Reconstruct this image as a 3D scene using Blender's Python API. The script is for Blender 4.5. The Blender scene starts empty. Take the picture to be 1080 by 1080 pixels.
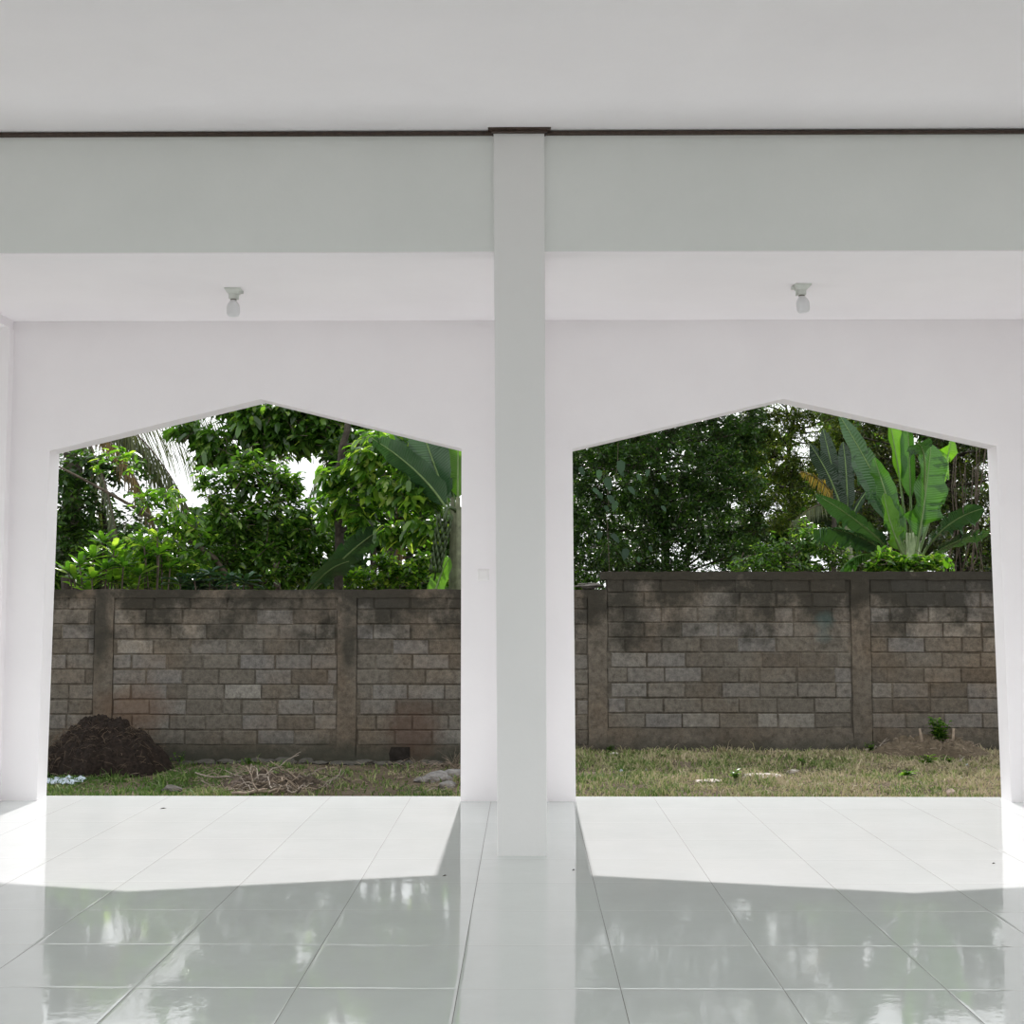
import bpy, bmesh, math, random
import numpy as np
from mathutils import Vector, Matrix, noise as mnoise
from math import sin, cos, pi, radians, sqrt

random.seed(11)
rng = np.random.default_rng(11)
scn = bpy.context.scene
COL = scn.collection

# ------------------------------------------------------------------ camera
FPX, PITCH, YAW, CAMH = 1329.0, radians(4.33), radians(.585), 1.404
_f = Vector((-sin(YAW)*cos(PITCH), cos(YAW)*cos(PITCH), sin(PITCH)))
_r = Vector((cos(YAW), sin(YAW), 0)); _u = _r.cross(_f)
def at(px, py, Y):
    """surveyed point of the place: where the line of sight of a pixel meets depth Y"""
    v = _f + _r*((px-540)/FPX) + _u*((540-py)/FPX)
    t = Y/v.y
    return Vector((v.x*t, Y, CAMH+v.z*t))

cam_d = bpy.data.cameras.new('camera'); cam = bpy.data.objects.new('camera', cam_d)
COL.objects.link(cam); cam.location = (0, 0, CAMH)
cam.rotation_euler = (pi/2+PITCH, 0, YAW)
cam_d.sensor_width = 36; cam_d.lens = 36*FPX/1080
cam_d.clip_end = 300
scn.camera = cam

# ------------------------------------------------------------------ object helpers
def props(o, label=None, cat=None, group=None, kind=None):
    if label: o['label'] = label
    if cat: o['category'] = cat
    if group: o['group'] = group
    if kind: o['kind'] = kind
    return o
def thing(name, label, cat, loc=(0, 0, 0), group=None):
    o = bpy.data.objects.new(name, None); COL.objects.link(o)
    o.location = loc; o.empty_display_size = .1
    return props(o, label, cat, group)
def wloc(o):
    v = Vector((0, 0, 0))
    while o is not None:
        v += o.location; o = o.parent
    return v
def link(name, me, mat, parent=None, origin=None, smooth=False):
    """mesh given in world coordinates -> object"""
    off = wloc(parent) if parent else (Vector(origin) if origin is not None else Vector((0, 0, 0)))
    if off.length > 0: me.transform(Matrix.Translation(-off))
    o = bpy.data.objects.new(name, me); COL.objects.link(o)
    if mat: me.materials.append(mat)
    if smooth:
        me.polygons.foreach_set('use_smooth', [True]*len(me.polygons))
    if parent: o.parent = parent
    elif origin is not None: o.location = origin
    me.update()
    return o

class MB:
    def __init__(s): s.v = []; s.f = []
    def add(s, vs, fs):
        b = len(s.v); s.v += [tuple(v) for v in vs]; s.f += [tuple(b+i for i in f) for f in fs]
    def box(s, x0, x1, y0, y1, z0, z1):
        s.add([(x0,y0,z0),(x1,y0,z0),(x1,y1,z0),(x0,y1,z0),(x0,y0,z1),(x1,y0,z1),(x1,y1,z1),(x0,y1,z1)],
              [(0,3,2,1),(4,5,6,7),(0,1,5,4),(1,2,6,5),(2,3,7,6),(3,0,4,7)])
    def tube(s, pts, rad, n=6, cap=True):
        pts = [Vector(p) for p in pts]
        if not hasattr(rad, '__len__'): rad = [rad]*len(pts)
        vs, fs = [], []
        prev = None
        for i, p in enumerate(pts):
            t = (pts[min(i+1, len(pts)-1)]-pts[max(i-1, 0)])
            if t.length < 1e-9: t = Vector((0, 0, 1))
            t.normalize()
            a = Vector((0, 0, 1)) if abs(t.z) < .9 else Vector((1, 0, 0))
            if prev is not None: a = prev
            u = (a - t*a.dot(t))
            if u.length < 1e-6: u = t.orthogonal()
            u.normalize(); w = t.cross(u); prev = u
            for k in range(n):
                an = 2*pi*k/n
                vs.append(p+(u*cos(an)+w*sin(an))*rad[i])
        for i in range(len(pts)-1):
            for k in range(n):
                fs.append((i*n+k, i*n+(k+1) % n, (i+1)*n+(k+1) % n, (i+1)*n+k))
        if cap:
            fs.append(tuple(reversed(range(n)))); fs.append(tuple((len(pts)-1)*n+k for k in range(n)))
        s.add(vs, fs)
    def lathe(s, prof, c, n=24, M=None):
        vs, fs = [], []
        for r, z in prof:
            for k in range(n):
                v = Vector((r*cos(2*pi*k/n), r*sin(2*pi*k/n), z))
                if M: v = M @ v
                vs.append(v+Vector(c))
        for i in range(len(prof)-1):
            for k in range(n):
                fs.append((i*n+k, i*n+(k+1) % n, (i+1)*n+(k+1) % n, (i+1)*n+k))
        fs.append(tuple(reversed(range(n)))); fs.append(tuple((len(prof)-1)*n+k for k in range(n)))
        s.add(vs, fs)
    def mesh(s, name):
        me = bpy.data.meshes.new(name); me.from_pydata(s.v, [], s.f); me.validate(); return me
    def build(s, name, mat, parent=None, origin=None, smooth=False):
        return link(name, s.mesh(name), mat, parent, origin, smooth)

def bez(a, b, c, n):
    a, b, c = Vector(a), Vector(b), Vector(c)
    return [a*(1-t)**2+b*2*t*(1-t)+c*t*t for t in [i/(n-1) for i in range(n)]]
def fbm(x, y, z=0.0, s=1.0):
    return mnoise.noise(Vector((x*s, y*s, z*s)))
def sstep(a, b, x):
    t = min(1, max(0, (x-a)/(b-a))); return t*t*(3-2*t)

# ------------------------------------------------------------------ material helpers
def new_mat(name):
    m = bpy.data.materials.new(name); m.use_nodes = True
    nt = m.node_tree; nt.nodes.clear()
    out = nt.nodes.new('ShaderNodeOutputMaterial')
    return m, nt, out
class N:
    def __init__(s, nt): s.nt = nt
    def n(s, typ, **kw):
        x = s.nt.nodes.new(typ)
        for k, v in kw.items(): setattr(x, k, v)
        return x
    def l(s, a, b): s.nt.links.new(a, b)
    def val(s, sock, v):
        if hasattr(v, 'is_linked') or hasattr(v, 'links'): s.l(v, sock)
        else: sock.default_value = v
    def math(s, op, a, b=0.0, c=0.0, clamp=False):
        x = s.n('ShaderNodeMath', operation=op, use_clamp=clamp)
        s.val(x.inputs[0], a); s.val(x.inputs[1], b); s.val(x.inputs[2], c); return x.outputs[0]
    def mix(s, f, a, b, mode='MIX'):
        x = s.n('ShaderNodeMix', data_type='RGBA', blend_type=mode)
        s.val(x.inputs[0], f)
        for i, v in ((6, a), (7, b)):
            if isinstance(v, tuple): x.inputs[i].default_value = (*v[:3], 1)
            else: s.l(v, x.inputs[i])
        return x.outputs[2]
    def noise(s, scale, detail=4, rough=.6, vec=None, dist=0.0):
        x = s.n('ShaderNodeTexNoise'); x.inputs['Scale'].default_value = scale
        x.inputs['Detail'].default_value = detail; x.inputs['Roughness'].default_value = rough
        x.inputs['Distortion'].default_value = dist
        if vec is not None: s.l(vec, x.inputs['Vector'])
        return x.outputs['Fac']
    def ramp(s, fac, stops, interp='LINEAR'):
        x = s.n('ShaderNodeValToRGB'); x.color_ramp.interpolation = interp
        cr = x.color_ramp
        while len(cr.elements) > 1: cr.elements.remove(cr.elements[-1])
        for i, (p, c) in enumerate(stops):
            e = cr.elements[0] if i == 0 else cr.elements.new(p)
            e.position = p; e.color = (*c, 1) if isinstance(c, tuple) else (c, c, c, 1)
        s.l(fac, x.inputs[0]); return x.outputs[0]
    def pos(s): return s.n('ShaderNodeNewGeometry').outputs['Position']
    def island(s): return s.n('ShaderNodeNewGeometry').outputs['Random Per Island']
    def bump(s, h, strength=.3, dist=.01):
        x = s.n('ShaderNodeBump'); x.inputs['Strength'].default_value = strength
        x.inputs['Distance'].default_value = dist; s.l(h, x.inputs['Height']); return x.outputs[0]
    def bsdf(s, col, rough=.6, normal=None, spec=.5):
        x = s.n('ShaderNodeBsdfPrincipled')
        if isinstance(col, tuple): x.inputs['Base Color'].default_value = (*col[:3], 1)
        else: s.l(col, x.inputs['Base Color'])
        s.val(x.inputs['Roughness'], rough)
        x.inputs['Specular IOR Level'].default_value = spec
        if normal is not None: s.l(normal, x.inputs['Normal'])
        return x

def mat_paint(name, c1, c2, rough=.65):
    m, nt, out = new_mat(name); g = N(nt); p = g.pos()
    f = g.noise(1.3, 5, .6, p); f2 = g.noise(60, 2, .5, p)
    col = g.ramp(f, [(.3, c1), (.7, c2)])
    h = g.math('ADD', g.math('MULTIPLY', g.noise(9, 3, .6, p), .6), g.math('MULTIPLY', f2, .3))
    b = g.bsdf(col, rough, g.bump(h, .12, .01), .3)
    nt.links.new(b.outputs[0], out.inputs[0]); return m

def mat_simple(name, c, rough=.6, spec=.5, var=.15, scale=20, bump=0.0, island=0.0):
    m, nt, out = new_mat(name); g = N(nt); p = g.pos()
    f = g.noise(scale, 4, .6, p)
    d = tuple(x*(1-var) for x in c); l = tuple(min(1, x*(1+var)) for x in c)
    col = g.ramp(f, [(.3, d), (.7, l)])
    if island:
        v = g.math('MULTIPLY_ADD', g.island(), 2*island, 1-island)
        col = g.mix(1.0, col, v, 'MULTIPLY')
    b = g.bsdf(col, rough, g.bump(f, bump, .02) if bump else None, spec)
    nt.links.new(b.outputs[0], out.inputs[0]); return m

def mat_leaf(name, stops, trans=.45, rough=.42, tcol=1.6, spec=.55, yellow=(.9, 1.0, .35)):
    """leaf: glossy skin over a translucent body, tone varies from leaf to leaf"""
    m, nt, out = new_mat(name); g = N(nt)
    isl = g.island()
    col = g.ramp(isl, stops)
    p = g.pos()
    col = g.mix(.35, col, g.ramp(g.noise(5, 3, .6, p), [(.3, (.55, .6, .5)), (.7, (1.25, 1.2, 1.1))]), 'MULTIPLY')
    b = g.bsdf(col, rough, None, spec)
    t = g.n('ShaderNodeBsdfTranslucent')
    tc = g.mix(1.0, col, tuple(min(4, tcol*y) for y in yellow), 'MULTIPLY')
    g.l(tc, t.inputs[0])
    mx = g.n('ShaderNodeMixShader'); mx.inputs[0].default_value = trans
    g.l(b.outputs[0], mx.inputs[1]); g.l(t.outputs[0], mx.inputs[2])
    g.l(mx.outputs[0], out.inputs[0]); return m

# ------------------------------------------------------------------ materials
WHITE = mat_paint('white_wall_paint', (.845, .815, .835), (.885, .855, .872))
WHITE_OUT = WHITE
CEIL = mat_paint('ceiling_paint', (.86, .828, .852), (.90, .868, .89), .6)
BEAM_TINT = mat_paint('beam_face_shade_tint', (.70, .72, .70), (.75, .765, .748), .6)  # greenish shade on the front face is put into this white beam's colour
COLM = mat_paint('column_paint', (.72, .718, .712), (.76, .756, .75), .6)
BROWN = mat_simple('dark_brown_wood', (.055, .035, .026), .5, .4, .35, 30, .2)

def mat_floor():
    m, nt, out = new_mat('glossy_floor_tiles'); g = N(nt); p = g.pos()
    sx = g.n('ShaderNodeSeparateXYZ'); g.l(p, sx.inputs[0])
    X, Y = sx.outputs[0], sx.outputs[1]
    def edge(c, off):
        a = g.math('DIVIDE', g.math('SUBTRACT', c, off), .6)
        fr = g.math('FRACT', a)
        d = g.math('MULTIPLY', g.math('MINIMUM', fr, g.math('SUBTRACT', 1.0, fr)), .6)   # distance to the joint, metres
        return d, g.math('FLOOR', a)
    dx, ix = edge(X, -.2476); dy, iy = edge(Y, 7.171)
    jx = g.math('LESS_THAN', dx, .0014); jy = g.math('LESS_THAN', dy, .001)
    joint = g.math('MAXIMUM', jx, jy)
    cell = g.n('ShaderNodeCombineXYZ'); g.l(ix, cell.inputs[0]); g.l(iy, cell.inputs[1])
    wn = g.n('ShaderNodeTexWhiteNoise', noise_dimensions='2D'); g.l(cell.outputs[0], wn.inputs['Vector'])
    base = g.ramp(wn.outputs['Value'], [(0, (.685, .725, .705)), (1, (.705, .74, .722))])
    smudge = g.noise(2.2, 5, .65, p)
    base = g.mix(.5, base, g.ramp(smudge, [(.35, (.93, .93, .93)), (.65, (1.02, 1.02, 1.02))]), 'MULTIPLY')
    jcol = g.mix(jx, (.50, .49, .47), (.14, .135, .12))  # cross joints paler: glint on the tile edges put into their colour
    col = g.mix(joint, base, jcol)
    # each tile slightly cushioned at its rim, a slow waviness in the glaze
    rim = g.math('MINIMUM', g.math('MINIMUM', dx, dy), .012)
    cush = g.math('MULTIPLY', g.math('POWER', g.math('DIVIDE', rim, .012), .5), .0007)
    mp = g.n('ShaderNodeMapping'); g.l(p, mp.inputs[0]); mp.inputs['Scale'].default_value = (1.0, 1.0, 1.0)
    w1 = g.math('MULTIPLY', g.noise(3.2, 2, .5, mp.outputs[0]), .0005)
    w2 = g.math('MULTIPLY', g.noise(16, 3, .6, mp.outputs[0]), .0003)
    tilt = g.math('MULTIPLY', g.math('MULTIPLY', g.math('SUBTRACT', wn.outputs['Value'], .5), Y), .0006)
    h = g.math('ADD', g.math('ADD', cush, w1), g.math('ADD', w2, tilt))
    bp = g.n('ShaderNodeBump'); bp.inputs['Strength'].default_value = 1; bp.inputs['Distance'].default_value = 1
    g.l(h, bp.inputs['Height'])
    rough = g.math('MULTIPLY_ADD', smudge, .05, .01)
    rough = g.math('MAXIMUM', rough, g.math('MULTIPLY', joint, .6))
    b = g.bsdf(col, rough, bp.outputs[0], .5)
    nt.links.new(b.outputs[0], out.inputs[0]); return m
FLOOR = mat_floor()

def mat_block(name, c, island=True, moss=True, mortar=False):
    """weathered concrete: tone differs block by block, black mould creeping down from the top, soot and rust stains"""
    m, nt, out = new_mat(name); g = N(nt); p = g.pos()
    sx = g.n('ShaderNodeSeparateXYZ'); g.l(p, sx.inputs[0]); Z = sx.outputs[2]; X = sx.outputs[0]
    if island:
        base = g.ramp(g.island(), c)
    else:
        base = g.ramp(g.noise(1.2, 4, .6, p), c)
    n1 = g.noise(16, 7, .72, p); n2 = g.noise(110, 4, .75, p)
    base = g.mix(.8, base, g.ramp(n1, [(.3, (.42, .40, .37)), (.5, (1., 1., 1.)), (.7, (1.5, 1.48, 1.44))]), 'MULTIPLY')
    base = g.mix(.7, base, g.ramp(n2, [(.3, (.6, .6, .6)), (.7, (1.35, 1.35, 1.35))]), 'MULTIPLY')
    brown = g.ramp(g.noise(1.1, 4, .6, p), [(.45, 0.0), (.72, .6)])
    base = g.mix(brown, base, g.mix(1.0, base, (1.10, .90, .72), 'MULTIPLY'))
    if moss:
        big = g.noise(2.3, 7, .7, p)
        hgt = g.math('MULTIPLY_ADD', Z, .95, -.93)            # mould grows densest under the coping
        msk = g.math('ADD', g.math('MULTIPLY', g.math('SUBTRACT', big, .5), 3.0), hgt, clamp=True)
        msk = g.ramp(msk, [(.05, 0.0), (.55, .85)])
        base = g.mix(msk, base, (.026, .025, .019))
        low = g.math('ADD', g.math('MULTIPLY', g.math('SUBTRACT', g.noise(3.1, 6, .7, p), .5), .7), g.math('MULTIPLY_ADD', Z, -2.2, .06), clamp=True)
        base = g.mix(g.ramp(low, [(.05, 0.0), (.5, .8)]), base, (.04, .043, .032))
    def blot(px, py, r, sz, col, amt):
        nonlocal base
        q = at(px, py, 14)
        dx = g.math('MULTIPLY', g.math('SUBTRACT', X, q.x), 1/r); dz = g.math('MULTIPLY', g.math('SUBTRACT', Z, q.z), 1/sz)
        d = g.math('SQRT', g.math('ADD', g.math('MULTIPLY', dx, dx), g.math('MULTIPLY', dz, dz)))
        d = g.math('ADD', d, g.math('MULTIPLY', g.math('SUBTRACT', g.noise(6, 5, .7, p), .5), 1.1))
        k = g.ramp(g.math('SUBTRACT', 1.25, d), [(.1, 0.0), (.8, amt)])
        base = g.mix(k, base, col)
    blot(142, 748, .45, .28, (.115, .070, .045), .6)
    blot(436, 770, .35, .36, (.085, .050, .034), .65)
    blot(106, 660, .13, .55, (.03, .03, .024), .75)
    blot(368, 680, .10, .35, (.03, .03, .024), .7)
    blot(870, 655, .12, .12, (.07, .125, .12), .38)
    blot(868, 672, .10, .08, (.08, .125, .12), .3)
    b = g.bsdf(base, .93, g.bump(g.math('ADD', n2, g.math('MULTIPLY', n1, 1.5)), .7, .008), .2)
    nt.links.new(b.outputs[0], out.inputs[0]); return m
K = .62
def k3(a, b, c): return (a*K*1.03, b*K, c*K*.93)
BLOCK = mat_block('weathered_concrete_block', [(0, k3(.155, .142, .125)), (.3, k3(.195, .183, .163)), (.6, k3(.225, .213, .195)), (.8, k3(.235, .232, .232)), (.93, k3(.27, .262, .245)), (1, k3(.34, .335, .32))])
MORTAR = mat_block('old_mortar', [(.35, k3(.12, .11, .095)), (.65, k3(.24, .225, .20))], island=False)
CONC = mat_block('rough_cast_concrete', [(.35, k3(.155, .14, .12)), (.65, k3(.21, .19, .165))], island=False)

def mat_ground():
    m, nt, out = new_mat('yard_soil'); g = N(nt); p = g.pos()
    a = g.noise(1.6, 6, .65, p); b2 = g.noise(22, 5, .7, p)
    col = g.ramp(a, [(.3, (.06, .045, .03)), (.5, (.10, .078, .052)), (.7, (.15, .12, .085))])
    col = g.mix(.8, col, g.ramp(b2, [(.3, (.5, .5, .5)), (.7, (1.4, 1.4, 1.4))]), 'MULTIPLY')
    b = g.bsdf(col, .95, g.bump(b2, .6, .03), .15)
    nt.links.new(b.outputs[0], out.inputs[0]); return m
SOIL = mat_ground()
HUMUS = mat_simple('dark_humus', (.018, .013, .010), .95, .15, .6, 25, .8)

def mat_grass():
    m, nt, out = new_mat('short_grass'); g = N(nt); p = g.pos()
    sx = g.n('ShaderNodeSeparateXYZ'); g.l(p, sx.inputs[0])
    reg = g.noise(1.5, 4, .6, p)
    # greener on the left of the yard, straw coloured on the right
    right = g.math('MULTIPLY_ADD', sx.outputs[0], .05, .0)
    reg = g.math('ADD', g.math('ADD', reg, right), g.math('MULTIPLY', g.math('SUBTRACT', g.island(), .5), .42))
    col = g.ramp(reg, [(.3, (.07, .14, .026)), (.46, (.16, .23, .06)), (.6, (.32, .33, .15)), (.78, (.46, .39, .26))])
    b = g.bsdf(col, .6, None, .25)
    t = g.n('ShaderNodeBsdfTranslucent'); g.l(col, t.inputs[0])
    mx = g.n('ShaderNodeMixShader'); mx.inputs[0].default_value = .3
    g.l(b.outputs[0], mx.inputs[1]); g.l(t.outputs[0], mx.inputs[2]); g.l(mx.outputs[0], out.inputs[0]); return m
GRASS = mat_grass()
BARK = mat_simple('grey_brown_bark', (.085, .068, .052), .9, .2, .5, 14, .6)
BARK_D = mat_simple('dark_bark', (.045, .038, .03), .9, .2, .5, 14, .6)
DRY = mat_simple('dry_twig', (.20, .16, .12), .85, .2, .35, 20, .3, island=.45)
STONE = mat_simple('grey_stone', (.075, .07, .06), .9, .2, .4, 12, .6)
STONE_P = mat_simple('pinkish_stone', (.42, .33, .28), .9, .2, .2, 12, .4)
CHALK = mat_simple('pale_slab', (.46, .42, .37), .9, .2, .2, 12, .4)
PLASTIC_W = mat_simple('dirty_plastic_sheet', (.40, .46, .52), .4, .5, .4, 14, .4)
PLASTIC_T = mat_simple('teal_plastic', (.25, .45, .40), .4, .5, .2, 14)
LAMPW = mat_simple('old_white_plastic', (.60, .62, .58), .45, .5, .06, 30)
BRASS = mat_simple('dark_socket_gap', (.16, .14, .10), .5, .5, .1, 30)
PLATE = mat_simple('white_switch_plastic', (.82, .80, .80), .35, .5, .02, 30)
def mat_bulb():
    m, nt, out = new_mat('frosted_bulb'); g = N(nt)
    b = g.bsdf((.80, .80, .81), .3, None, .5)
    t = g.n('ShaderNodeBsdfTranslucent'); t.inputs[0].default_value = (.85, .85, .86, 1)
    mx = g.n('ShaderNodeMixShader'); mx.inputs[0].default_value = .3
    g.l(b.outputs[0], mx.inputs[1]); g.l(t.outputs[0], mx.inputs[2]); g.l(mx.outputs[0], out.inputs[0]); return m
BULB = mat_bulb()

# ================================================================== THE BUILDING
YI, YO = 9.27, 9.46          # inner and outer face of the back wall
XE = 7.6
def struct(name, mb, mat, label=None, smooth=False):
    o = mb.build(name, mat, smooth=smooth); return props(o, label, None, None, 'structure')

m = MB(); m.box(-XE, XE, -7.0, 9.522, -.45, 0); struct('floor', m, FLOOR)

# back wall with four pointed openings (two of them in the photograph)
# foot left, head left (x, z), apex (x, z), head right (x, z), foot right
openings = [(-7.18, -7.18, 2.57, -5.62, 2.95, -4.17, 2.57, -4.17), (-3.556, -3.53, 2.565, -1.965, 2.95, -.469, 2.578, -.468),
            (.368, .353, 2.575, 1.915, 2.945, 3.482, 2.592, 3.512), (4.12, 4.12, 2.57, 5.66, 2.95, 7.2, 2.57, 7.2)]
def wall_with_arches():
    mb = MB(); top = 4.35
    def both(poly):                   # polygon in (x,z), counter-clockwise seen from the room
        n = len(poly)
        vs = [(x, YI, z) for x, z in poly]+[(x, YO, z) for x, z in poly]
        mb.add(vs, [tuple(range(n)), tuple(reversed(range(n, 2*n)))])
    pb = pt = -XE; pz = 2.57
    def quad(a, b, c, d): mb.add([a, b, c, d], [(0, 1, 2, 3)])
    for (f0, x0, z0, xa, za, x1, z1, f1) in openings:
        both([(pb, 0), (f0, 0), (x0, z0), (x0, top), (pt, top), (pt, pz)])
        both([(x0, z0), (xa, za), (xa, top), (x0, top)])
        both([(xa, za), (x1, z1), (x1, top), (xa, top)])
        quad((f0, YI, 0), (f0, YO, 0), (x0, YO, z0), (x0, YI, z0))
        quad((x0, YI, z0), (x0, YO, z0), (xa, YO, za), (xa, YI, za))
        quad((xa, YI, za), (xa, YO, za), (x1, YO, z1), (x1, YI, z1))
        quad((x1, YI, z1), (x1, YO, z1), (f1, YO, 0), (f1, YI, 0))
        pb, pt, pz = f1, x1, z1
    both([(pb, 0), (XE, 0), (XE, top), (pt, top), (pt, pz)])
    return mb
wb = struct('wall_back', wall_with_arches(), WHITE)
bm = bmesh.new(); bm.from_mesh(wb.data); bmesh.ops.remove_doubles(bm, verts=bm.verts, dist=1e-5)
bmesh.ops.recalc_face_normals(bm, faces=bm.faces); bm.to_mesh(wb.data); bm.free()
# ceiling between beam and wall, and the higher ceiling on the near side
m = MB(); m.box(-XE, XE, 7.42, YI, 3.54, 3.7); struct('ceiling', m, CEIL)
m = MB(); m.box(-XE, XE, -3.4, 7.46, 4.222, 4.35); struct('ceiling', m, CEIL)
m = MB(); m.box(-XE-.1, XE+.1, -3.5, YO+.15, 4.35, 4.5); struct('roof', m, CEIL, 'flat concrete roof slab added unseen over the hall to shade it')  # unseen slab added so the sun stays off the hall
# front beam, cross beams, pilasters
m = MB(); m.box(-XE, XE, 7.292, 7.42, 3.496, 4.197); struct('beam', m, BEAM_TINT, 'deep white beam spanning the openings, greenish shade tinted into its face')
m = MB(); m.box(-XE, XE, 7.293, 7.42, 3.49, 3.496); struct('trim_3', m, CEIL, 'white underside of the front beam, without the shade tint of its face')
for X in (-3.965, -.02, 3.95):
    m = MB(); m.box(X-.135, X+.135, 7.46, YI, 3.475, 3.54); struct('beam', m, CEIL)
for X in (-3.955, -.02, 3.95):
    m = MB(); m.box(X-.135, X+.135, YI-.09, YI, 0, 3.475); struct('pilaster', m, WHITE)
# the free-standing column, a touch wider at its head
def column(xb0, xb1, xt0, xt1):
    mb = MB(); z0, z1, y0, y1 = 0, 4.197, 7.26, 7.52
    b = .004
    lv = []
    for z, x0, x1 in ((z0, xb0, xb1), (z1, xt0, xt1)):
        lv += [(x0+b, y0, z), (x1-b, y0, z), (x1, y0+b, z), (x1, y1, z), (x0, y1, z), (x0, y0+b, z)]
    mb.add(lv, [(5, 4, 3, 2, 1, 0), (6, 7, 8, 9, 10, 11)]+[(i, (i+1) % 6, 6+(i+1) % 6, 6+i) for i in range(6)])
    return mb
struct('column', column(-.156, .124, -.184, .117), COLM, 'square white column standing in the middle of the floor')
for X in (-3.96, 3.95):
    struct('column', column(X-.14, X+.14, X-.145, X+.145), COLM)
# dark wooden strip under the upper ceiling, boxed out round the column head
def strip():
    mb = MB()
    def run(x0, x1, sag):
        n = 24
        for i in range(n):
            a = x0+(x1-x0)*i/n; b = x0+(x1-x0)*(i+1)/n
            za = sag*sin(pi*i/n)*.004; zb = sag*sin(pi*(i+1)/n)*.004
            vs = []
            for x, d in ((a, za), (b, zb)):
                vs += [(x, 7.266, 4.199+d), (x, 7.266, 4.214+d), (x, 7.292, 4.221), (x, 7.292, 4.196+d*.3), (x, 7.28, 4.197+d)]
            mb.add(vs, [(0, 5, 6, 1), (1, 6, 7, 2), (2, 7, 8, 3), (3, 8, 9, 4), (4, 9, 5, 0)])
    run(-XE, -.19, 1.0); run(.13, XE, -1.0)
    return mb
struct('trim_1', strip(), BROWN, 'thin dark brown wooden strip between beam and upper ceiling')
m = MB(); m.box(-.215, .155, 7.222, 7.262, 4.210, 4.222); m.box(-.195, .135, 7.235, 7.262, 4.198, 4.210)
m.box(-.19, -.184, 7.262, 7.30, 4.193, 4.222); m.box(.117, .125, 7.262, 7.30, 4.193, 4.222)
struct('trim_2', m, BROWN, 'short dark brown wooden moulding wrapped across the column head')

# ------------------------------------------------------------------ lamps on the ceiling
def lamp(loc, rz, tilt, label, side):
    t = thing('ceiling_lamp', label, 'lamp', loc, 'bare bulbs on the ceiling')
    x, y, z = loc; R = Matrix.Rotation(rz, 4, 'Z')
    def rot(mb):
        mb.v = [tuple(R @ (Vector(v)-Vector(loc)) + Vector(loc)) for v in mb.v]; return mb
    mb = MB()
    w0, w1, w2 = .054, .050, .030
    vs = []
    for w, dz in ((w0, 0), (w0, -.008), (w1, -.014), (w2, -.034)):
        vs += [(x-w, y-w, z+dz), (x+w, y-w, z+dz), (x+w, y+w, z+dz), (x-w, y+w, z+dz)]
    fs = [(3, 2, 1, 0), (12, 13, 14, 15)]
    for i in range(3):
        for k in range(4): fs.append((i*4+k, i*4+(k+1) % 4, i*4+4+(k+1) % 4, i*4+4+k))
    mb.add(vs, fs)
    mb.box(x+.048, x+.066, y-.012, y+.006, z-.030, z-.012)        # screw lug
    rot(mb).build('mounting_base', LAMPW, t)
    mb = MB(); mb.lathe([(.031, -.030), (.031, -.062), (.027, -.068)], (x, y, z), 24)
    mb.box(x+.026, x+.036, y-.018, y+.006, z-.070, z-.03)
    sk = rot(mb).build('socket', LAMPW, t, smooth=False)
    mb = MB(); mb.lathe([(.020, -.066), (.020, -.074)], (x, y, z), 20); mb.build('screw_cap', BRASS, sk, smooth=False)
    M = Matrix.Rotation(tilt, 4, 'Y')
    prof = [(.016, 0), (.019, -.006), (.026, -.014), (.035, -.026), (.041, -.040), (.0435, -.055), (.0435, -.088), (.041, -.101), (.034, -.110), (.020, -.115), (.004, -.116)]
    mb = MB(); mb.lathe([(r, q) for r, q in prof], (x, y, z-.072), 32, M)
    mb.build('bulb', BULB, t, smooth=True)
lamp((-1.96, 8.33, 3.54), radians(4), radians(0), 'bare frosted bulb in a square holder on the ceiling over the left opening, hanging straight', 0)
lamp((1.84, 8.26, 3.54), radians(184), radians(-7), 'bare frosted bulb slightly tilted in its holder on the ceiling over the right opening', 1)

# light switch on the pier
q = Vector((-.304, YI, 1.642))
t = thing('light_switch', 'small white square light switch on the pier left of the column', 'switch', q)
m = MB(); w = .043
m.add([(q.x-w, YI, q.z-w), (q.x+w, YI, q.z-w), (q.x+w, YI, q.z+w), (q.x-w, YI, q.z+w),
       (q.x-w+.005, YI-.009, q.z-w+.005), (q.x+w-.005, YI-.009, q.z-w+.005), (q.x+w-.005, YI-.009, q.z+w-.005), (q.x-w+.005, YI-.009, q.z+w-.005)],
      [(3, 2, 1, 0), (4, 5, 6, 7), (0, 1, 5, 4), (1, 2, 6, 5), (2, 3, 7, 6), (3, 0, 4, 7)])
m.build('wall_plate', PLATE, t)
m = MB(); r = .026
m.add([(q.x-r, YI-.009, q.z-r), (q.x+r, YI-.009, q.z-r), (q.x+r, YI-.009, q.z+r), (q.x-r, YI-.009, q.z+r),
       (q.x-r, YI-.011, q.z-r), (q.x+r, YI-.011, q.z-r), (q.x+r, YI-.019, q.z+r), (q.x-r, YI-.019, q.z+r)],
      [(3, 2, 1, 0), (4, 5, 6, 7), (0, 1, 5, 4), (1, 2, 6, 5), (2, 3, 7, 6), (3, 0, 4, 7)])
m.build('rocker', PLATE, t)

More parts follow.
